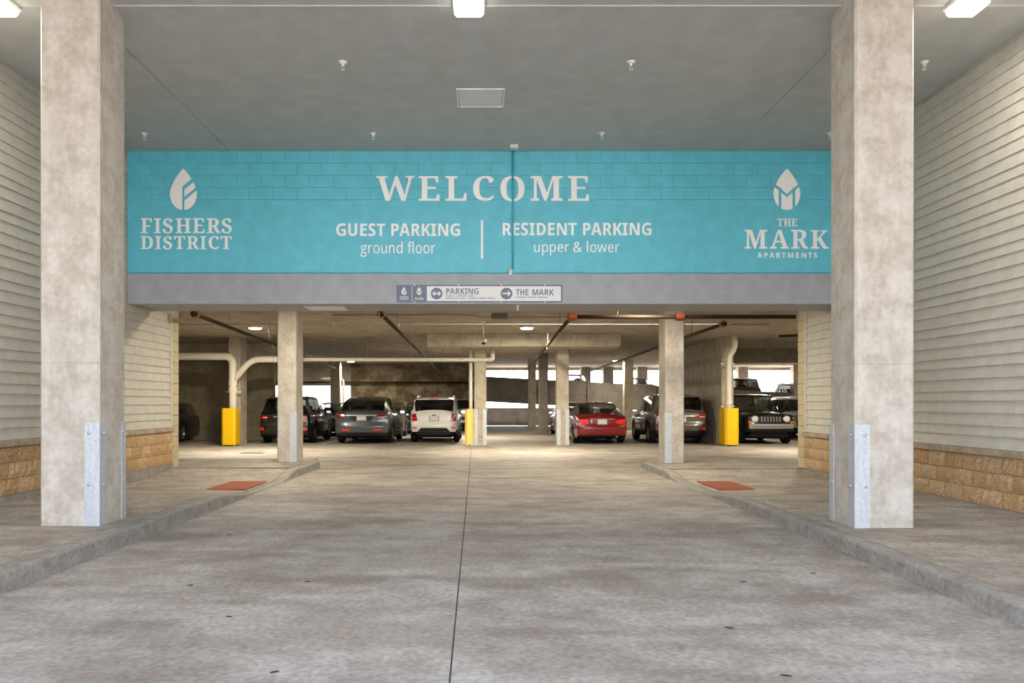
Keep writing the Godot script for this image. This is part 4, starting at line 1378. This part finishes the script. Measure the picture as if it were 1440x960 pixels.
func car(called: String, label: String, category: String, shape: String, paint: String, x: float, d_rear: float, facing := false, extra := {}) -> Node3D:
	var s: Dictionary = car_shape(shape)
	s.merge(extra, true)
	var o := base(called, P(x, extra.get("y", 0.0), d_rear + s.L / 2), PI if facing else 0.0)
	tag(o, label, category)
	if extra.has("tilt"): o.rotation.z = extra.tilt
	var sh := car_shell(s, shape)
	var dark: bool = s.get("privacy", false)
	part(o, "body", sh.body, M[paint])
	if sh.has("cladding"): part(o, "cladding", sh.cladding, M.cladding)
	part(o, "windshield", sh.windshield, M.car_glass)
	part(o, "rear_window", sh.rear_window, M.privacy_glass if dark else M.car_glass)
	for k in sh:
		if k.begins_with("side_window"): part(o, "side_window", sh[k], M.privacy_glass if dark and not k.begins_with("side_window0") else M.car_glass)
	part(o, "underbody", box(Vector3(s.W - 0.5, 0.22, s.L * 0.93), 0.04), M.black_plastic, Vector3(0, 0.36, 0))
	var wm := wheel_meshes(s.R)
	for z in [s.front_axle, s.rear_axle]:
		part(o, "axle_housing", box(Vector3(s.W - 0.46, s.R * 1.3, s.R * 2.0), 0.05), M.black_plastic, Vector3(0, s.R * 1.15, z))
		for e in [-1, 1]:
			var w := part(o, "wheel", wm[0], M.rubber, Vector3(e * (s.W / 2 - 0.125), s.R, z))
			w.rotation.z = PI / 2
			part(w, "rim", wm[1], M.rim_alloy)
			part(w, "brake_disc", wm[2], M.box_grey)
	# seats
	var seat := box(Vector3(0.46, 0.62, 0.14), 0.05)
	var rest := box(Vector3(0.26, 0.17, 0.09), 0.04)
	var trim: Material = M[s.get("trim", "seat_cloth")]
	for z in [s.seat_front, s.seat_rear]:
		for e in [-1, 1]:
			var q := part(o, "seat", seat, trim, Vector3(e * 0.37, s.H * 0.5, z))
			q.rotation.x = 0.2
			part(q, "headrest", rest, trim, Vector3(0, 0.40, 0))
	part(o, "dashboard", box(Vector3(s.W * 0.78, 0.14, 0.4), 0.05), M.black_plastic, Vector3(0, along(s.top, s.windshield[0]) - 0.1, (s.windshield[0] + 0.07) * s.L))
	# mirrors
	var mz: float = (s.windshield[0] + 0.075) * s.L
	var ring := car_ring(s, mz / s.L)
	for e in [-1, 1]:
		var mi := part(o, "wing_mirror", box(Vector3(0.2, 0.14, 0.12), 0.045), M[s.get("mirror_paint", paint)], Vector3(e * (ring[4].x + 0.13), ring[4].y + 0.08, mz))
		part(mi, "stalk", box(Vector3(0.12, 0.04, 0.06), 0.01), M.black_plastic, Vector3(-e * 0.09, -0.06, 0))
		part(mi, "mirror_glass", box(Vector3(0.16, 0.1, 0.006), 0.002), M.chrome, Vector3(0, 0, 0.06))
	# door handles
	for z in s.handles:
		var rh := car_ring(s, z)
		for e in [-1, 1]: part(o, "door_handle", box(Vector3(0.03, 0.03, 0.17), 0.01), M[s.get("handle_paint", paint)], Vector3(e * (rh[3].x + 0.008), rh[3].y + 0.02, z * s.L))
	if s.get("rails", false):
		for e in [-1, 1]:
			var pts := []
			for k in 9:
				var z: float = lerpf(s.rail_z[0], s.rail_z[1], k / 8.0)
				var rr := car_ring(s, z)
				pts.append(Vector3(rr[7].x * 0.97 * e, rr[7].y + (0.05 if k > 0 and k < 8 else 0.0), z * s.L))
			part(o, "roof_rail", tube(pts, 0.017, 8), M[s.get("rail_paint", "black_plastic")])
	if s.has("spoiler"):
		var rs := car_ring(s, s.spoiler)
		part(o, "spoiler", box(Vector3(rs[7].x * 2.0, 0.035, 0.22), 0.012), M[paint], Vector3(0, rs[9].y - 0.012, s.spoiler * s.L + 0.08))
		part(o, "high_brake_light", box(Vector3(0.32, 0.024, 0.02), 0.005), M.brake_red, Vector3(0, rs[9].y - 0.012, s.spoiler * s.L + 0.192))
	# plates on tail and nose
	var shown: Array = s.patches.duplicate()
	for f in s.patches:
		if f.n == "licence_plate":
			var fr: Dictionary = f.duplicate()
			fr.n = "plate_frame"
			fr.m = "box_grey"
			fr.proud = f.get("proud", 0.018) - 0.008
			var y_: float = (f.c[0].y + f.c[2].y) / 2
			fr.c = v2([-0.175, y_ - 0.095, 0.175, y_ - 0.095, 0.175, y_ + 0.095, -0.175, y_ + 0.095])
			shown.append(fr)
	for f in shown:
		var e: int = f.get("end", 1)
		var name_: String = f.n
		var sets := [f.c]
		if f.get("pair", true):
			var cc := []
			for p in [f.c[1], f.c[0], f.c[3], f.c[2]]: cc.append(Vector2(-p.x, p.y))
			sets.append(cc)
		for c in sets:
			var pm: Material = M[paint] if f.m == "paint" else M[f.m]
			part(o, name_, cap_patch(s, e, c, f.get("proud", 0.018)), pm)
	for r in s.get("rounds", []):
		for e in [-1, 1]:
			var p := cap_point(s, r.end, r.x * e, r.y)
			var b := part(o, r.n, lathe([Vector2(0, 0.035), Vector2(r.r * 0.7, 0.03), Vector2(r.r * 0.92, 0.02), Vector2(r.r, 0.0), Vector2(r.r, -0.05)], 20), M[r.m], p)
			b.rotation.x = PI / 2 * r.end
			part(b, "bezel", lathe([Vector2(r.r, -0.04), Vector2(r.r, 0.022), Vector2(r.r * 1.16, 0.018), Vector2(r.r * 1.18, -0.04)], 20), M.chrome)
	if s.get("exhaust", false):
		part(o, "exhaust", tube([Vector3(0.5, 0.27, s.L / 2 - 0.3), Vector3(0.5, 0.26, s.L / 2 + 0.02)], 0.032, 10), M.chrome)
	if s.get("wiper", false):
		var wp := along(s.top, s.rear_glass[1] - 0.012)
		part(o, "rear_wiper", tube([Vector3(0.0, wp + 0.03, (s.rear_glass[1] - 0.008) * s.L + 0.02), Vector3(0.36, wp + 0.06, (s.rear_glass[1] - 0.012) * s.L + 0.02)], 0.011, 6), M.black_plastic)
	part(o, "antenna", box(Vector3(0.03, 0.05, 0.14), 0.012), M[paint], Vector3(0, along(s.top, s.rear_glass[0] - 0.04) + 0.02, (s.rear_glass[0] - 0.04) * s.L))
	return o

func v2(a: Array) -> Array:
	var out := []
	for k in range(0, a.size(), 2): out.append(Vector2(a[k], a[k + 1]))
	return out

func car_shape(which: String) -> Dictionary:
	var wide := [[-0.5, 0.80], [-0.475, 0.89], [-0.42, 0.95], [-0.3, 0.99], [0.0, 1.0], [0.3, 1.0], [0.42, 0.975], [0.475, 0.94], [0.5, 0.90]]
	var sill := [[-0.5, 0.24], [-0.42, 0.20], [0.42, 0.22], [0.5, 0.30]]
	var nose := [[0.2, 0.0], [0.32, 0.06], [0.5, 0.10], [0.62, 0.08], [0.8, 0.03]]
	var plate_rear := func(y: float) -> Dictionary: return {"n": "licence_plate", "m": "plate_white", "c": v2([-0.155, y - 0.078, 0.155, y - 0.078, 0.155, y + 0.078, -0.155, y + 0.078]), "pair": false, "proud": 0.02}
	var front := [
		{"n": "head_lamp", "m": "lamp_clear", "end": -1, "c": v2([0.46, 0.60, 0.78, 0.66, 0.76, 0.78, 0.44, 0.70])},
		{"n": "grille", "m": "black_plastic", "end": -1, "c": v2([-0.40, 0.56, 0.40, 0.56, 0.42, 0.72, -0.42, 0.72]), "pair": false},
		{"n": "lower_grille", "m": "black_plastic", "end": -1, "c": v2([-0.55, 0.30, 0.55, 0.30, 0.6, 0.42, -0.6, 0.42]), "pair": false},
	]
	if which == "crossover":
		return {"L": 4.55, "W": 1.84, "H": 1.68, "R": 0.35, "front_axle": -1.38, "rear_axle": 1.32, "roof_w": 0.76,
			"top": [[-0.5, 0.74], [-0.485, 0.84], [-0.45, 0.93], [-0.36, 1.0], [-0.25, 1.07], [-0.235, 1.09], [-0.075, 1.55], [-0.02, 1.62], [0.12, 1.66], [0.28, 1.645], [0.40, 1.59], [0.43, 1.56], [0.478, 1.12], [0.49, 1.08], [0.5, 1.04]],
			"belt": [[-0.5, 0.70], [-0.45, 0.84], [-0.25, 0.97], [0.0, 1.0], [0.3, 1.05], [0.46, 1.07], [0.5, 0.99]], "wide": wide, "sill": sill, "nose": nose,
			"tail": [[0.28, 0.0], [0.36, 0.07], [0.58, 0.10], [0.66, 0.085], [0.72, 0.05], [0.95, 0.03], [1.05, 0.0]],
			"windshield": [-0.232, -0.072], "rear_glass": [0.432, 0.474], "side_glass": [[-0.13, 0.015], [0.03, 0.2], [0.22, 0.36]], "clad": true, "clad_y": 0.47, "privacy": true,
			"seat_front": -0.15, "seat_rear": 0.75, "handles": [-0.01, 0.17], "rails": true, "rail_z": [-0.02, 0.37], "spoiler": 0.425, "exhaust": true, "wiper": true,
			"patches": front + [plate_rear.call(0.83),
				{"n": "tail_light", "m": "tail_red", "c": v2([0.56, 0.86, 0.80, 0.84, 0.80, 0.98, 0.50, 0.95])},
				{"n": "tail_light_lens", "m": "lamp_clear", "c": v2([0.58, 0.90, 0.72, 0.895, 0.72, 0.92, 0.57, 0.925]), "proud": 0.02},
				{"n": "reflector", "m": "brake_red", "c": v2([0.66, 0.47, 0.80, 0.48, 0.80, 0.57, 0.69, 0.55])},
				{"n": "chrome_strip", "m": "bar_silver", "pair": false, "c": v2([-0.36, 0.925, 0.36, 0.925, 0.34, 0.95, -0.34, 0.95])}]}
	if which == "electric":
		return {"L": 5.0, "W": 1.98, "H": 1.66, "R": 0.36, "front_axle": -1.5, "rear_axle": 1.46, "roof_w": 0.70,
			"top": [[-0.5, 0.70], [-0.485, 0.80], [-0.44, 0.90], [-0.30, 1.03], [-0.27, 1.06], [-0.08, 1.55], [0.0, 1.63], [0.08, 1.655], [0.2, 1.63], [0.3, 1.56], [0.36, 1.48], [0.455, 1.18], [0.475, 1.15], [0.5, 1.09]],
			"belt": [[-0.5, 0.66], [-0.44, 0.82], [-0.27, 0.97], [0.0, 1.02], [0.3, 1.08], [0.47, 1.10], [0.5, 1.03]], "wide": [[-0.5, 0.80], [-0.475, 0.89], [-0.42, 0.95], [-0.3, 0.98], [0.0, 0.985], [0.3, 1.0], [0.42, 0.985], [0.475, 0.95], [0.5, 0.91]], "sill": sill, "nose": nose,
			"tail": [[0.28, 0.0], [0.40, 0.07], [0.60, 0.10], [0.70, 0.07], [0.76, 0.045], [0.95, 0.05], [1.09, 0.0]],
			"windshield": [-0.266, -0.076], "rear_glass": [0.29, 0.452], "side_glass": [[-0.16, 0.01], [0.025, 0.19], [0.2, 0.3]], "clad": true, "clad_y": 0.42, "privacy": true,
			"seat_front": -0.2, "seat_rear": 0.7, "handles": [-0.01, 0.17],
			"patches": front + [
				{"n": "plate_recess", "m": "black_plastic", "pair": false, "c": v2([-0.30, 0.80, 0.30, 0.80, 0.42, 0.965, -0.42, 0.965]), "proud": 0.02},
				{"n": "licence_plate", "m": "plate_white", "pair": false, "c": v2([-0.155, 0.815, 0.155, 0.815, 0.155, 0.955, -0.155, 0.955]), "proud": 0.03},
				{"n": "light_bar", "m": "bar_silver", "pair": false, "c": v2([-0.52, 0.972, 0.52, 0.972, 0.52, 1.008, -0.52, 1.008]), "proud": 0.03},
				{"n": "tail_light", "m": "tail_red", "c": v2([0.52, 0.94, 0.85, 0.92, 0.84, 1.02, 0.50, 1.015])},
				{"n": "reflector", "m": "brake_red", "c": v2([0.40, 0.455, 0.68, 0.465, 0.68, 0.52, 0.41, 0.50])},
				{"n": "diffuser", "m": "cladding", "pair": false, "c": v2([-0.62, 0.31, 0.62, 0.31, 0.68, 0.40, -0.68, 0.40])}]}
	if which == "compact":
		return {"L": 4.25, "W": 1.78, "H": 1.65, "R": 0.335, "front_axle": -1.3, "rear_axle": 1.25, "roof_w": 0.80,
			"top": [[-0.5, 0.74], [-0.485, 0.86], [-0.45, 0.96], [-0.32, 1.05], [-0.26, 1.09], [-0.245, 1.11], [-0.09, 1.56], [-0.03, 1.62], [0.12, 1.64], [0.30, 1.62], [0.42, 1.575], [0.45, 1.54], [0.485, 1.13], [0.492, 1.09], [0.5, 1.05]],
			"belt": [[-0.5, 0.70], [-0.45, 0.86], [-0.25, 0.98], [0.0, 1.0], [0.3, 1.06], [0.46, 1.08], [0.5, 1.0]], "wide": wide, "sill": [[-0.5, 0.24], [-0.42, 0.20], [0.42, 0.22], [0.5, 0.37]], "nose": nose,
			"tail": [[0.34, 0.0], [0.42, 0.08], [0.62, 0.11], [0.69, 0.09], [0.74, 0.05], [0.95, 0.03], [1.05, 0.0]],
			"windshield": [-0.242, -0.088], "rear_glass": [0.447, 0.482], "side_glass": [[-0.14, 0.01], [0.025, 0.19], [0.21, 0.36]], "clad": true, "clad_y": 0.40, "privacy": true,
			"seat_front": -0.15, "seat_rear": 0.7, "handles": [-0.01, 0.17], "rails": true, "rail_z": [-0.04, 0.39], "rail_paint": "rim_alloy", "spoiler": 0.44, "wiper": true,
			"patches": front + [plate_rear.call(0.86),
				{"n": "tail_light", "m": "tail_red", "c": v2([0.58, 0.79, 0.775, 0.77, 0.78, 1.02, 0.64, 1.045])},
				{"n": "tail_light_lens", "m": "brake_red", "c": v2([0.64, 0.865, 0.745, 0.865, 0.745, 0.905, 0.64, 0.905]), "proud": 0.02},
				{"n": "reflector", "m": "brake_red", "c": v2([0.60, 0.51, 0.75, 0.515, 0.75, 0.565, 0.63, 0.56])},
				{"n": "rear_bumper_insert", "m": "cladding", "pair": false, "c": v2([-0.58, 0.40, 0.58, 0.40, 0.45, 0.535, -0.45, 0.535])},
				{"n": "badge", "m": "black_plastic", "pair": false, "c": v2([-0.08, 0.965, 0.08, 0.965, 0.08, 0.995, -0.08, 0.995])},
				{"n": "handle_strip", "m": "paint", "pair": false, "c": v2([-0.3, 0.945, 0.3, 0.945, 0.28, 0.96, -0.28, 0.96]), "proud": 0.02}]}
	if which == "sedan":
		return {"L": 4.75, "W": 1.83, "H": 1.46, "R": 0.325, "front_axle": -1.42, "rear_axle": 1.36, "roof_w": 0.70,
			"top": [[-0.5, 0.62], [-0.488, 0.70], [-0.45, 0.78], [-0.32, 0.89], [-0.22, 0.95], [-0.205, 0.965], [-0.06, 1.36], [0.0, 1.43], [0.09, 1.45], [0.18, 1.42], [0.225, 1.375], [0.36, 1.07], [0.375, 1.06], [0.43, 1.055], [0.475, 1.03], [0.492, 0.98], [0.5, 0.92]],
			"belt": [[-0.5, 0.57], [-0.45, 0.71], [-0.22, 0.88], [0.0, 0.92], [0.25, 0.97], [0.42, 0.97], [0.5, 0.86]], "wide": wide, "sill": [[-0.5, 0.22], [-0.42, 0.18], [0.42, 0.20], [0.5, 0.30]], "nose": [[0.2, 0.0], [0.32, 0.06], [0.46, 0.10], [0.58, 0.08], [0.7, 0.03]],
			"tail": [[0.26, 0.0], [0.36, 0.08], [0.56, 0.11], [0.62, 0.09], [0.68, 0.05], [0.86, 0.04], [0.92, 0.0]],
			"windshield": [-0.202, -0.055], "rear_glass": [0.23, 0.357], "side_glass": [[-0.12, 0.02], [0.035, 0.19], [0.205, 0.26]],
			"seat_front": -0.1, "seat_rear": 0.72, "handles": [0.0, 0.17], "exhaust": true,
			"patches": [
				{"n": "head_lamp", "m": "lamp_clear", "end": -1, "c": v2([0.44, 0.52, 0.76, 0.56, 0.74, 0.66, 0.44, 0.61])},
				{"n": "grille", "m": "black_plastic", "end": -1, "c": v2([-0.38, 0.50, 0.38, 0.50, 0.40, 0.61, -0.40, 0.61]), "pair": false},
				{"n": "lower_grille", "m": "black_plastic", "end": -1, "c": v2([-0.55, 0.27, 0.55, 0.27, 0.58, 0.38, -0.58, 0.38]), "pair": false},
				plate_rear.call(0.765),
				{"n": "tail_light", "m": "brake_red", "c": v2([0.46, 0.70, 0.78, 0.71, 0.80, 0.86, 0.50, 0.82])},
				{"n": "chrome_strip", "m": "bar_silver", "pair": false, "c": v2([-0.42, 0.853, 0.42, 0.853, 0.42, 0.87, -0.42, 0.87])},
				{"n": "badge", "m": "chrome", "pair": false, "c": v2([-0.04, 0.875, 0.04, 0.875, 0.04, 0.91, -0.04, 0.91])},
				{"n": "bumper_step", "m": "paint", "pair": false, "c": v2([-0.74, 0.585, 0.74, 0.585, 0.74, 0.605, -0.74, 0.605]), "proud": 0.015}]}
	if which == "offroader":
		return {"L": 4.42, "W": 1.82, "H": 1.76, "R": 0.36, "front_axle": -1.38, "rear_axle": 1.27, "roof_w": 0.83,
			"top": [[-0.5, 0.98], [-0.49, 1.02], [-0.46, 1.06], [-0.30, 1.10], [-0.20, 1.13], [-0.19, 1.14], [-0.085, 1.62], [-0.05, 1.70], [0.1, 1.74], [0.35, 1.74], [0.46, 1.70], [0.47, 1.66], [0.492, 1.14], [0.5, 1.10]],
			"belt": [[-0.5, 0.93], [-0.45, 1.0], [-0.2, 1.06], [0.3, 1.09], [0.48, 1.09], [0.5, 1.02]], "wide": [[-0.5, 0.84], [-0.48, 0.90], [-0.42, 0.96], [-0.3, 0.99], [0.0, 1.0], [0.42, 1.0], [0.48, 0.97], [0.5, 0.95]], "sill": [[-0.5, 0.44], [-0.42, 0.34], [0.42, 0.34], [0.5, 0.42]],
			"nose": [[0.4, 0.02], [0.5, 0.10], [0.66, 0.12], [0.71, 0.11], [0.73, 0.03], [0.98, 0.0]], "tail": [[0.4, 0.0], [0.5, 0.08], [0.66, 0.08], [0.72, 0.03], [1.1, 0.0]],
			"windshield": [-0.187, -0.08], "rear_glass": [0.47, 0.49], "side_glass": [[-0.12, 0.04], [0.06, 0.22], [0.24, 0.43]], "clad": true, "clad_y": 0.52, "trim": "seat_tan",
			"seat_front": 0.0, "seat_rear": 0.85, "handles": [0.02, 0.2], "rails": true, "rail_z": [0.0, 0.42], "mirror_paint": "black_plastic",
			"patches": [
				{"n": "front_bumper", "m": "bumper_grey", "end": -1, "pair": false, "c": v2([-0.74, 0.545, 0.74, 0.545, 0.75, 0.70, -0.75, 0.70]), "proud": 0.05},
				{"n": "bumper_groove", "m": "black_plastic", "end": -1, "pair": false, "c": v2([-0.6, 0.60, 0.6, 0.60, 0.6, 0.615, -0.6, 0.615]), "proud": 0.056},
				{"n": "turn_signal", "m": "amber", "end": -1, "c": v2([0.66, 0.715, 0.76, 0.715, 0.76, 0.80, 0.64, 0.79])},
				{"n": "grille_panel", "m": "paint", "end": -1, "pair": false, "c": v2([-0.40, 0.745, 0.40, 0.745, 0.40, 0.965, -0.40, 0.965]), "proud": 0.01},
				plate_rear.call(0.85), {"n": "tail_light", "m": "tail_red", "c": v2([0.70, 0.78, 0.82, 0.78, 0.82, 1.0, 0.70, 1.0])}] + range(7).map(func(k): return {"n": "grille_slot", "m": "rim_alloy", "end": -1, "pair": false, "c": v2([-0.335 + k * 0.103, 0.765, -0.28 + k * 0.103, 0.765, -0.28 + k * 0.103, 0.945, -0.335 + k * 0.103, 0.945]), "proud": 0.016}),
			"rounds": [{"n": "head_lamp", "m": "lamp_clear", "end": -1, "x": 0.54, "y": 0.865, "r": 0.11}]}
	# large family car
	return {"L": 4.85, "W": 1.92, "H": 1.73, "R": 0.365, "front_axle": -1.45, "rear_axle": 1.38, "roof_w": 0.79,
		"top": [[-0.5, 0.80], [-0.485, 0.92], [-0.45, 1.0], [-0.30, 1.08], [-0.25, 1.11], [-0.235, 1.13], [-0.095, 1.62], [-0.03, 1.70], [0.12, 1.725], [0.32, 1.705], [0.42, 1.65], [0.44, 1.62], [0.484, 1.15], [0.492, 1.11], [0.5, 1.07]],
		"belt": [[-0.5, 0.75], [-0.45, 0.90], [-0.25, 1.02], [0.0, 1.05], [0.3, 1.09], [0.46, 1.10], [0.5, 1.02]], "wide": wide, "sill": [[-0.5, 0.26], [-0.42, 0.24], [0.42, 0.26], [0.5, 0.34]], "nose": nose,
		"tail": [[0.32, 0.0], [0.40, 0.08], [0.62, 0.11], [0.69, 0.09], [0.74, 0.05], [0.95, 0.03], [1.07, 0.0]],
		"windshield": [-0.232, -0.093], "rear_glass": [0.437, 0.479], "side_glass": [[-0.14, 0.02], [0.035, 0.2], [0.215, 0.38]], "clad": true, "clad_y": 0.50, "privacy": true,
		"seat_front": -0.15, "seat_rear": 0.8, "handles": [0.0, 0.18], "rails": true, "rail_z": [-0.04, 0.38], "rail_paint": "rim_alloy", "spoiler": 0.43, "wiper": true, "handle_paint": "chrome",
		"patches": front + [plate_rear.call(0.84),
			{"n": "tail_light", "m": "tail_red", "c": v2([0.50, 0.90, 0.84, 0.88, 0.83, 1.03, 0.62, 1.02])},
			{"n": "tail_light_lens", "m": "lamp_clear", "c": v2([0.60, 0.925, 0.80, 0.92, 0.80, 0.945, 0.62, 0.95]), "proud": 0.02},
			{"n": "reflector", "m": "brake_red", "c": v2([0.70, 0.50, 0.82, 0.50, 0.82, 0.58, 0.71, 0.58])},
			{"n": "chrome_strip", "m": "bar_silver", "pair": false, "c": v2([-0.46, 0.945, 0.46, 0.945, 0.44, 0.975, -0.44, 0.975])}]}

func make_cars() -> void:
	car("crossover", "black crossover seen from behind, left of the gray crossover", "car", "crossover", "black_car", -6.95, 28.75)
	car("crossover", "slate gray sloping-roof crossover with a dark plate recess", "car", "electric", "grey_car", -4.22, 28.5)
	car("crossover", "white compact crossover with red tail lights beside the middle column", "car", "compact", "white_car", -1.80, 29.35)
	car("sedan", "dark red sedan seen from behind right of the aisle", "car", "sedan", "red_car", 4.0, 28.4)
	car("crossover", "brown-gray family crossover half hidden by the right kerb column", "car", "family", "brown_car", 6.72, 28.5)
	car("off_roader", "black off-roader facing out with round head lamps and gray bumper", "car", "offroader", "black_car", 9.72, 28.3, true)
	car("sedan", "black car half hidden behind the left wall end", "car", "sedan", "black_car", -11.85, 29.2)
	car("sedan", "dark mauve sedan just visible between gray and white crossovers", "car", "sedan", "mauve_car", -4.25, 34.6, false)
	car("sedan", "dark sedan facing out behind the black crossover", "car", "sedan", "dark_car", -6.75, 35.2, true)
	car("sedan", "black sedan deep behind the white crossover's left side", "car", "sedan", "black_car", -3.4, 41.0, true)
	car("crossover", "white crossover parked far behind the pale yellow pipe guard", "car", "compact", "white_car", -0.9, 41.6, true)
	car("sedan", "white sedan far behind the second middle column", "car", "sedan", "white_car", 4.55, 41.2, true)
	car("sedan", "charcoal sedan just left of the red sedan", "car", "sedan", "dark_car", 3.95, 34.6, false)
	car("crossover", "silver crossover right of the black off-roader", "car", "crossover", "silver_car", 12.6, 32.6, true)
	# cars on the ramp
	car("family_car", "maroon-gray van on the ramp above the black off-roader", "car", "family", "mauve_car", 14.4, 45.9, false, {"y": 1.10})
	car("family_car", "silver car on the ramp at the far right opening", "car", "crossover", "silver_car", 17.9, 45.9, true, {"y": 0.91})
	car("family_car", "dark car on the ramp above the charcoal sedan", "car", "sedan", "black_car", 4.95, 45.9, false, {"y": 1.61})
	car("family_car", "pale car on the ramp seen over the parapet right of the red sedan", "car", "sedan", "silver_car", 8.7, 45.9, false, {"y": 1.41})

# ------------------------------------------------------------------ light
const SUN := 15.0
const LAMP_CANOPY := 4.0
const LAMP_GARAGE := 32.0

func _ready() -> void:
	rng.seed = 7
	var cam := Camera3D.new()
	cam.name = "camera"
	cam.projection = Camera3D.PROJECTION_FRUSTUM
	cam.near = 0.1
	cam.far = 400.0
	cam.size = 960.0 / FOCAL * cam.near
	cam.frustum_offset = Vector2(38.0, 86.0) / FOCAL * cam.near
	cam.position = Vector3(0, CAM_Y, 0)
	add_child(cam)
	cam.current = true
	var sky := ProceduralSkyMaterial.new()
	sky.sky_top_color = Color(0.80, 0.87, 0.97)
	sky.sky_horizon_color = Color(0.96, 0.97, 0.98)
	sky.sky_curve = 0.2
	sky.ground_horizon_color = Color(0.80, 0.79, 0.77)
	sky.ground_bottom_color = Color(0.55, 0.54, 0.52)
	var env := Environment.new()
	env.background_mode = Environment.BG_SKY
	env.sky = Sky.new()
	env.sky.sky_material = sky
	env.background_energy_multiplier = 6.5
	env.tonemap_mode = Environment.TONE_MAPPER_LINEAR
	env.tonemap_exposure = 1.36
	env.sdfgi_enabled = true
	env.ssao_enabled = true
	env.ssil_enabled = true
	var we := WorldEnvironment.new()
	we.name = "environment"
	we.environment = env
	add_child(we)
	var sun := DirectionalLight3D.new()
	sun.name = "sun"
	sun.light_color = Color(1.0, 0.975, 0.94)
	sun.light_energy = SUN
	sun.light_angular_distance = 0.6
	sun.shadow_enabled = true
	sun.sky_mode = DirectionalLight3D.SKY_MODE_LIGHT_ONLY
	add_child(sun)
	sun.look_at_from_position(Vector3(9, 20, -10), Vector3.ZERO)
	make_materials()
	make_floor()
	make_canopy()
	make_side_wall(-1)
	make_side_wall(1)
	make_facade()
	make_garage_shell()
	make_columns()
	make_pipes()
	make_fixtures()
	make_cars()
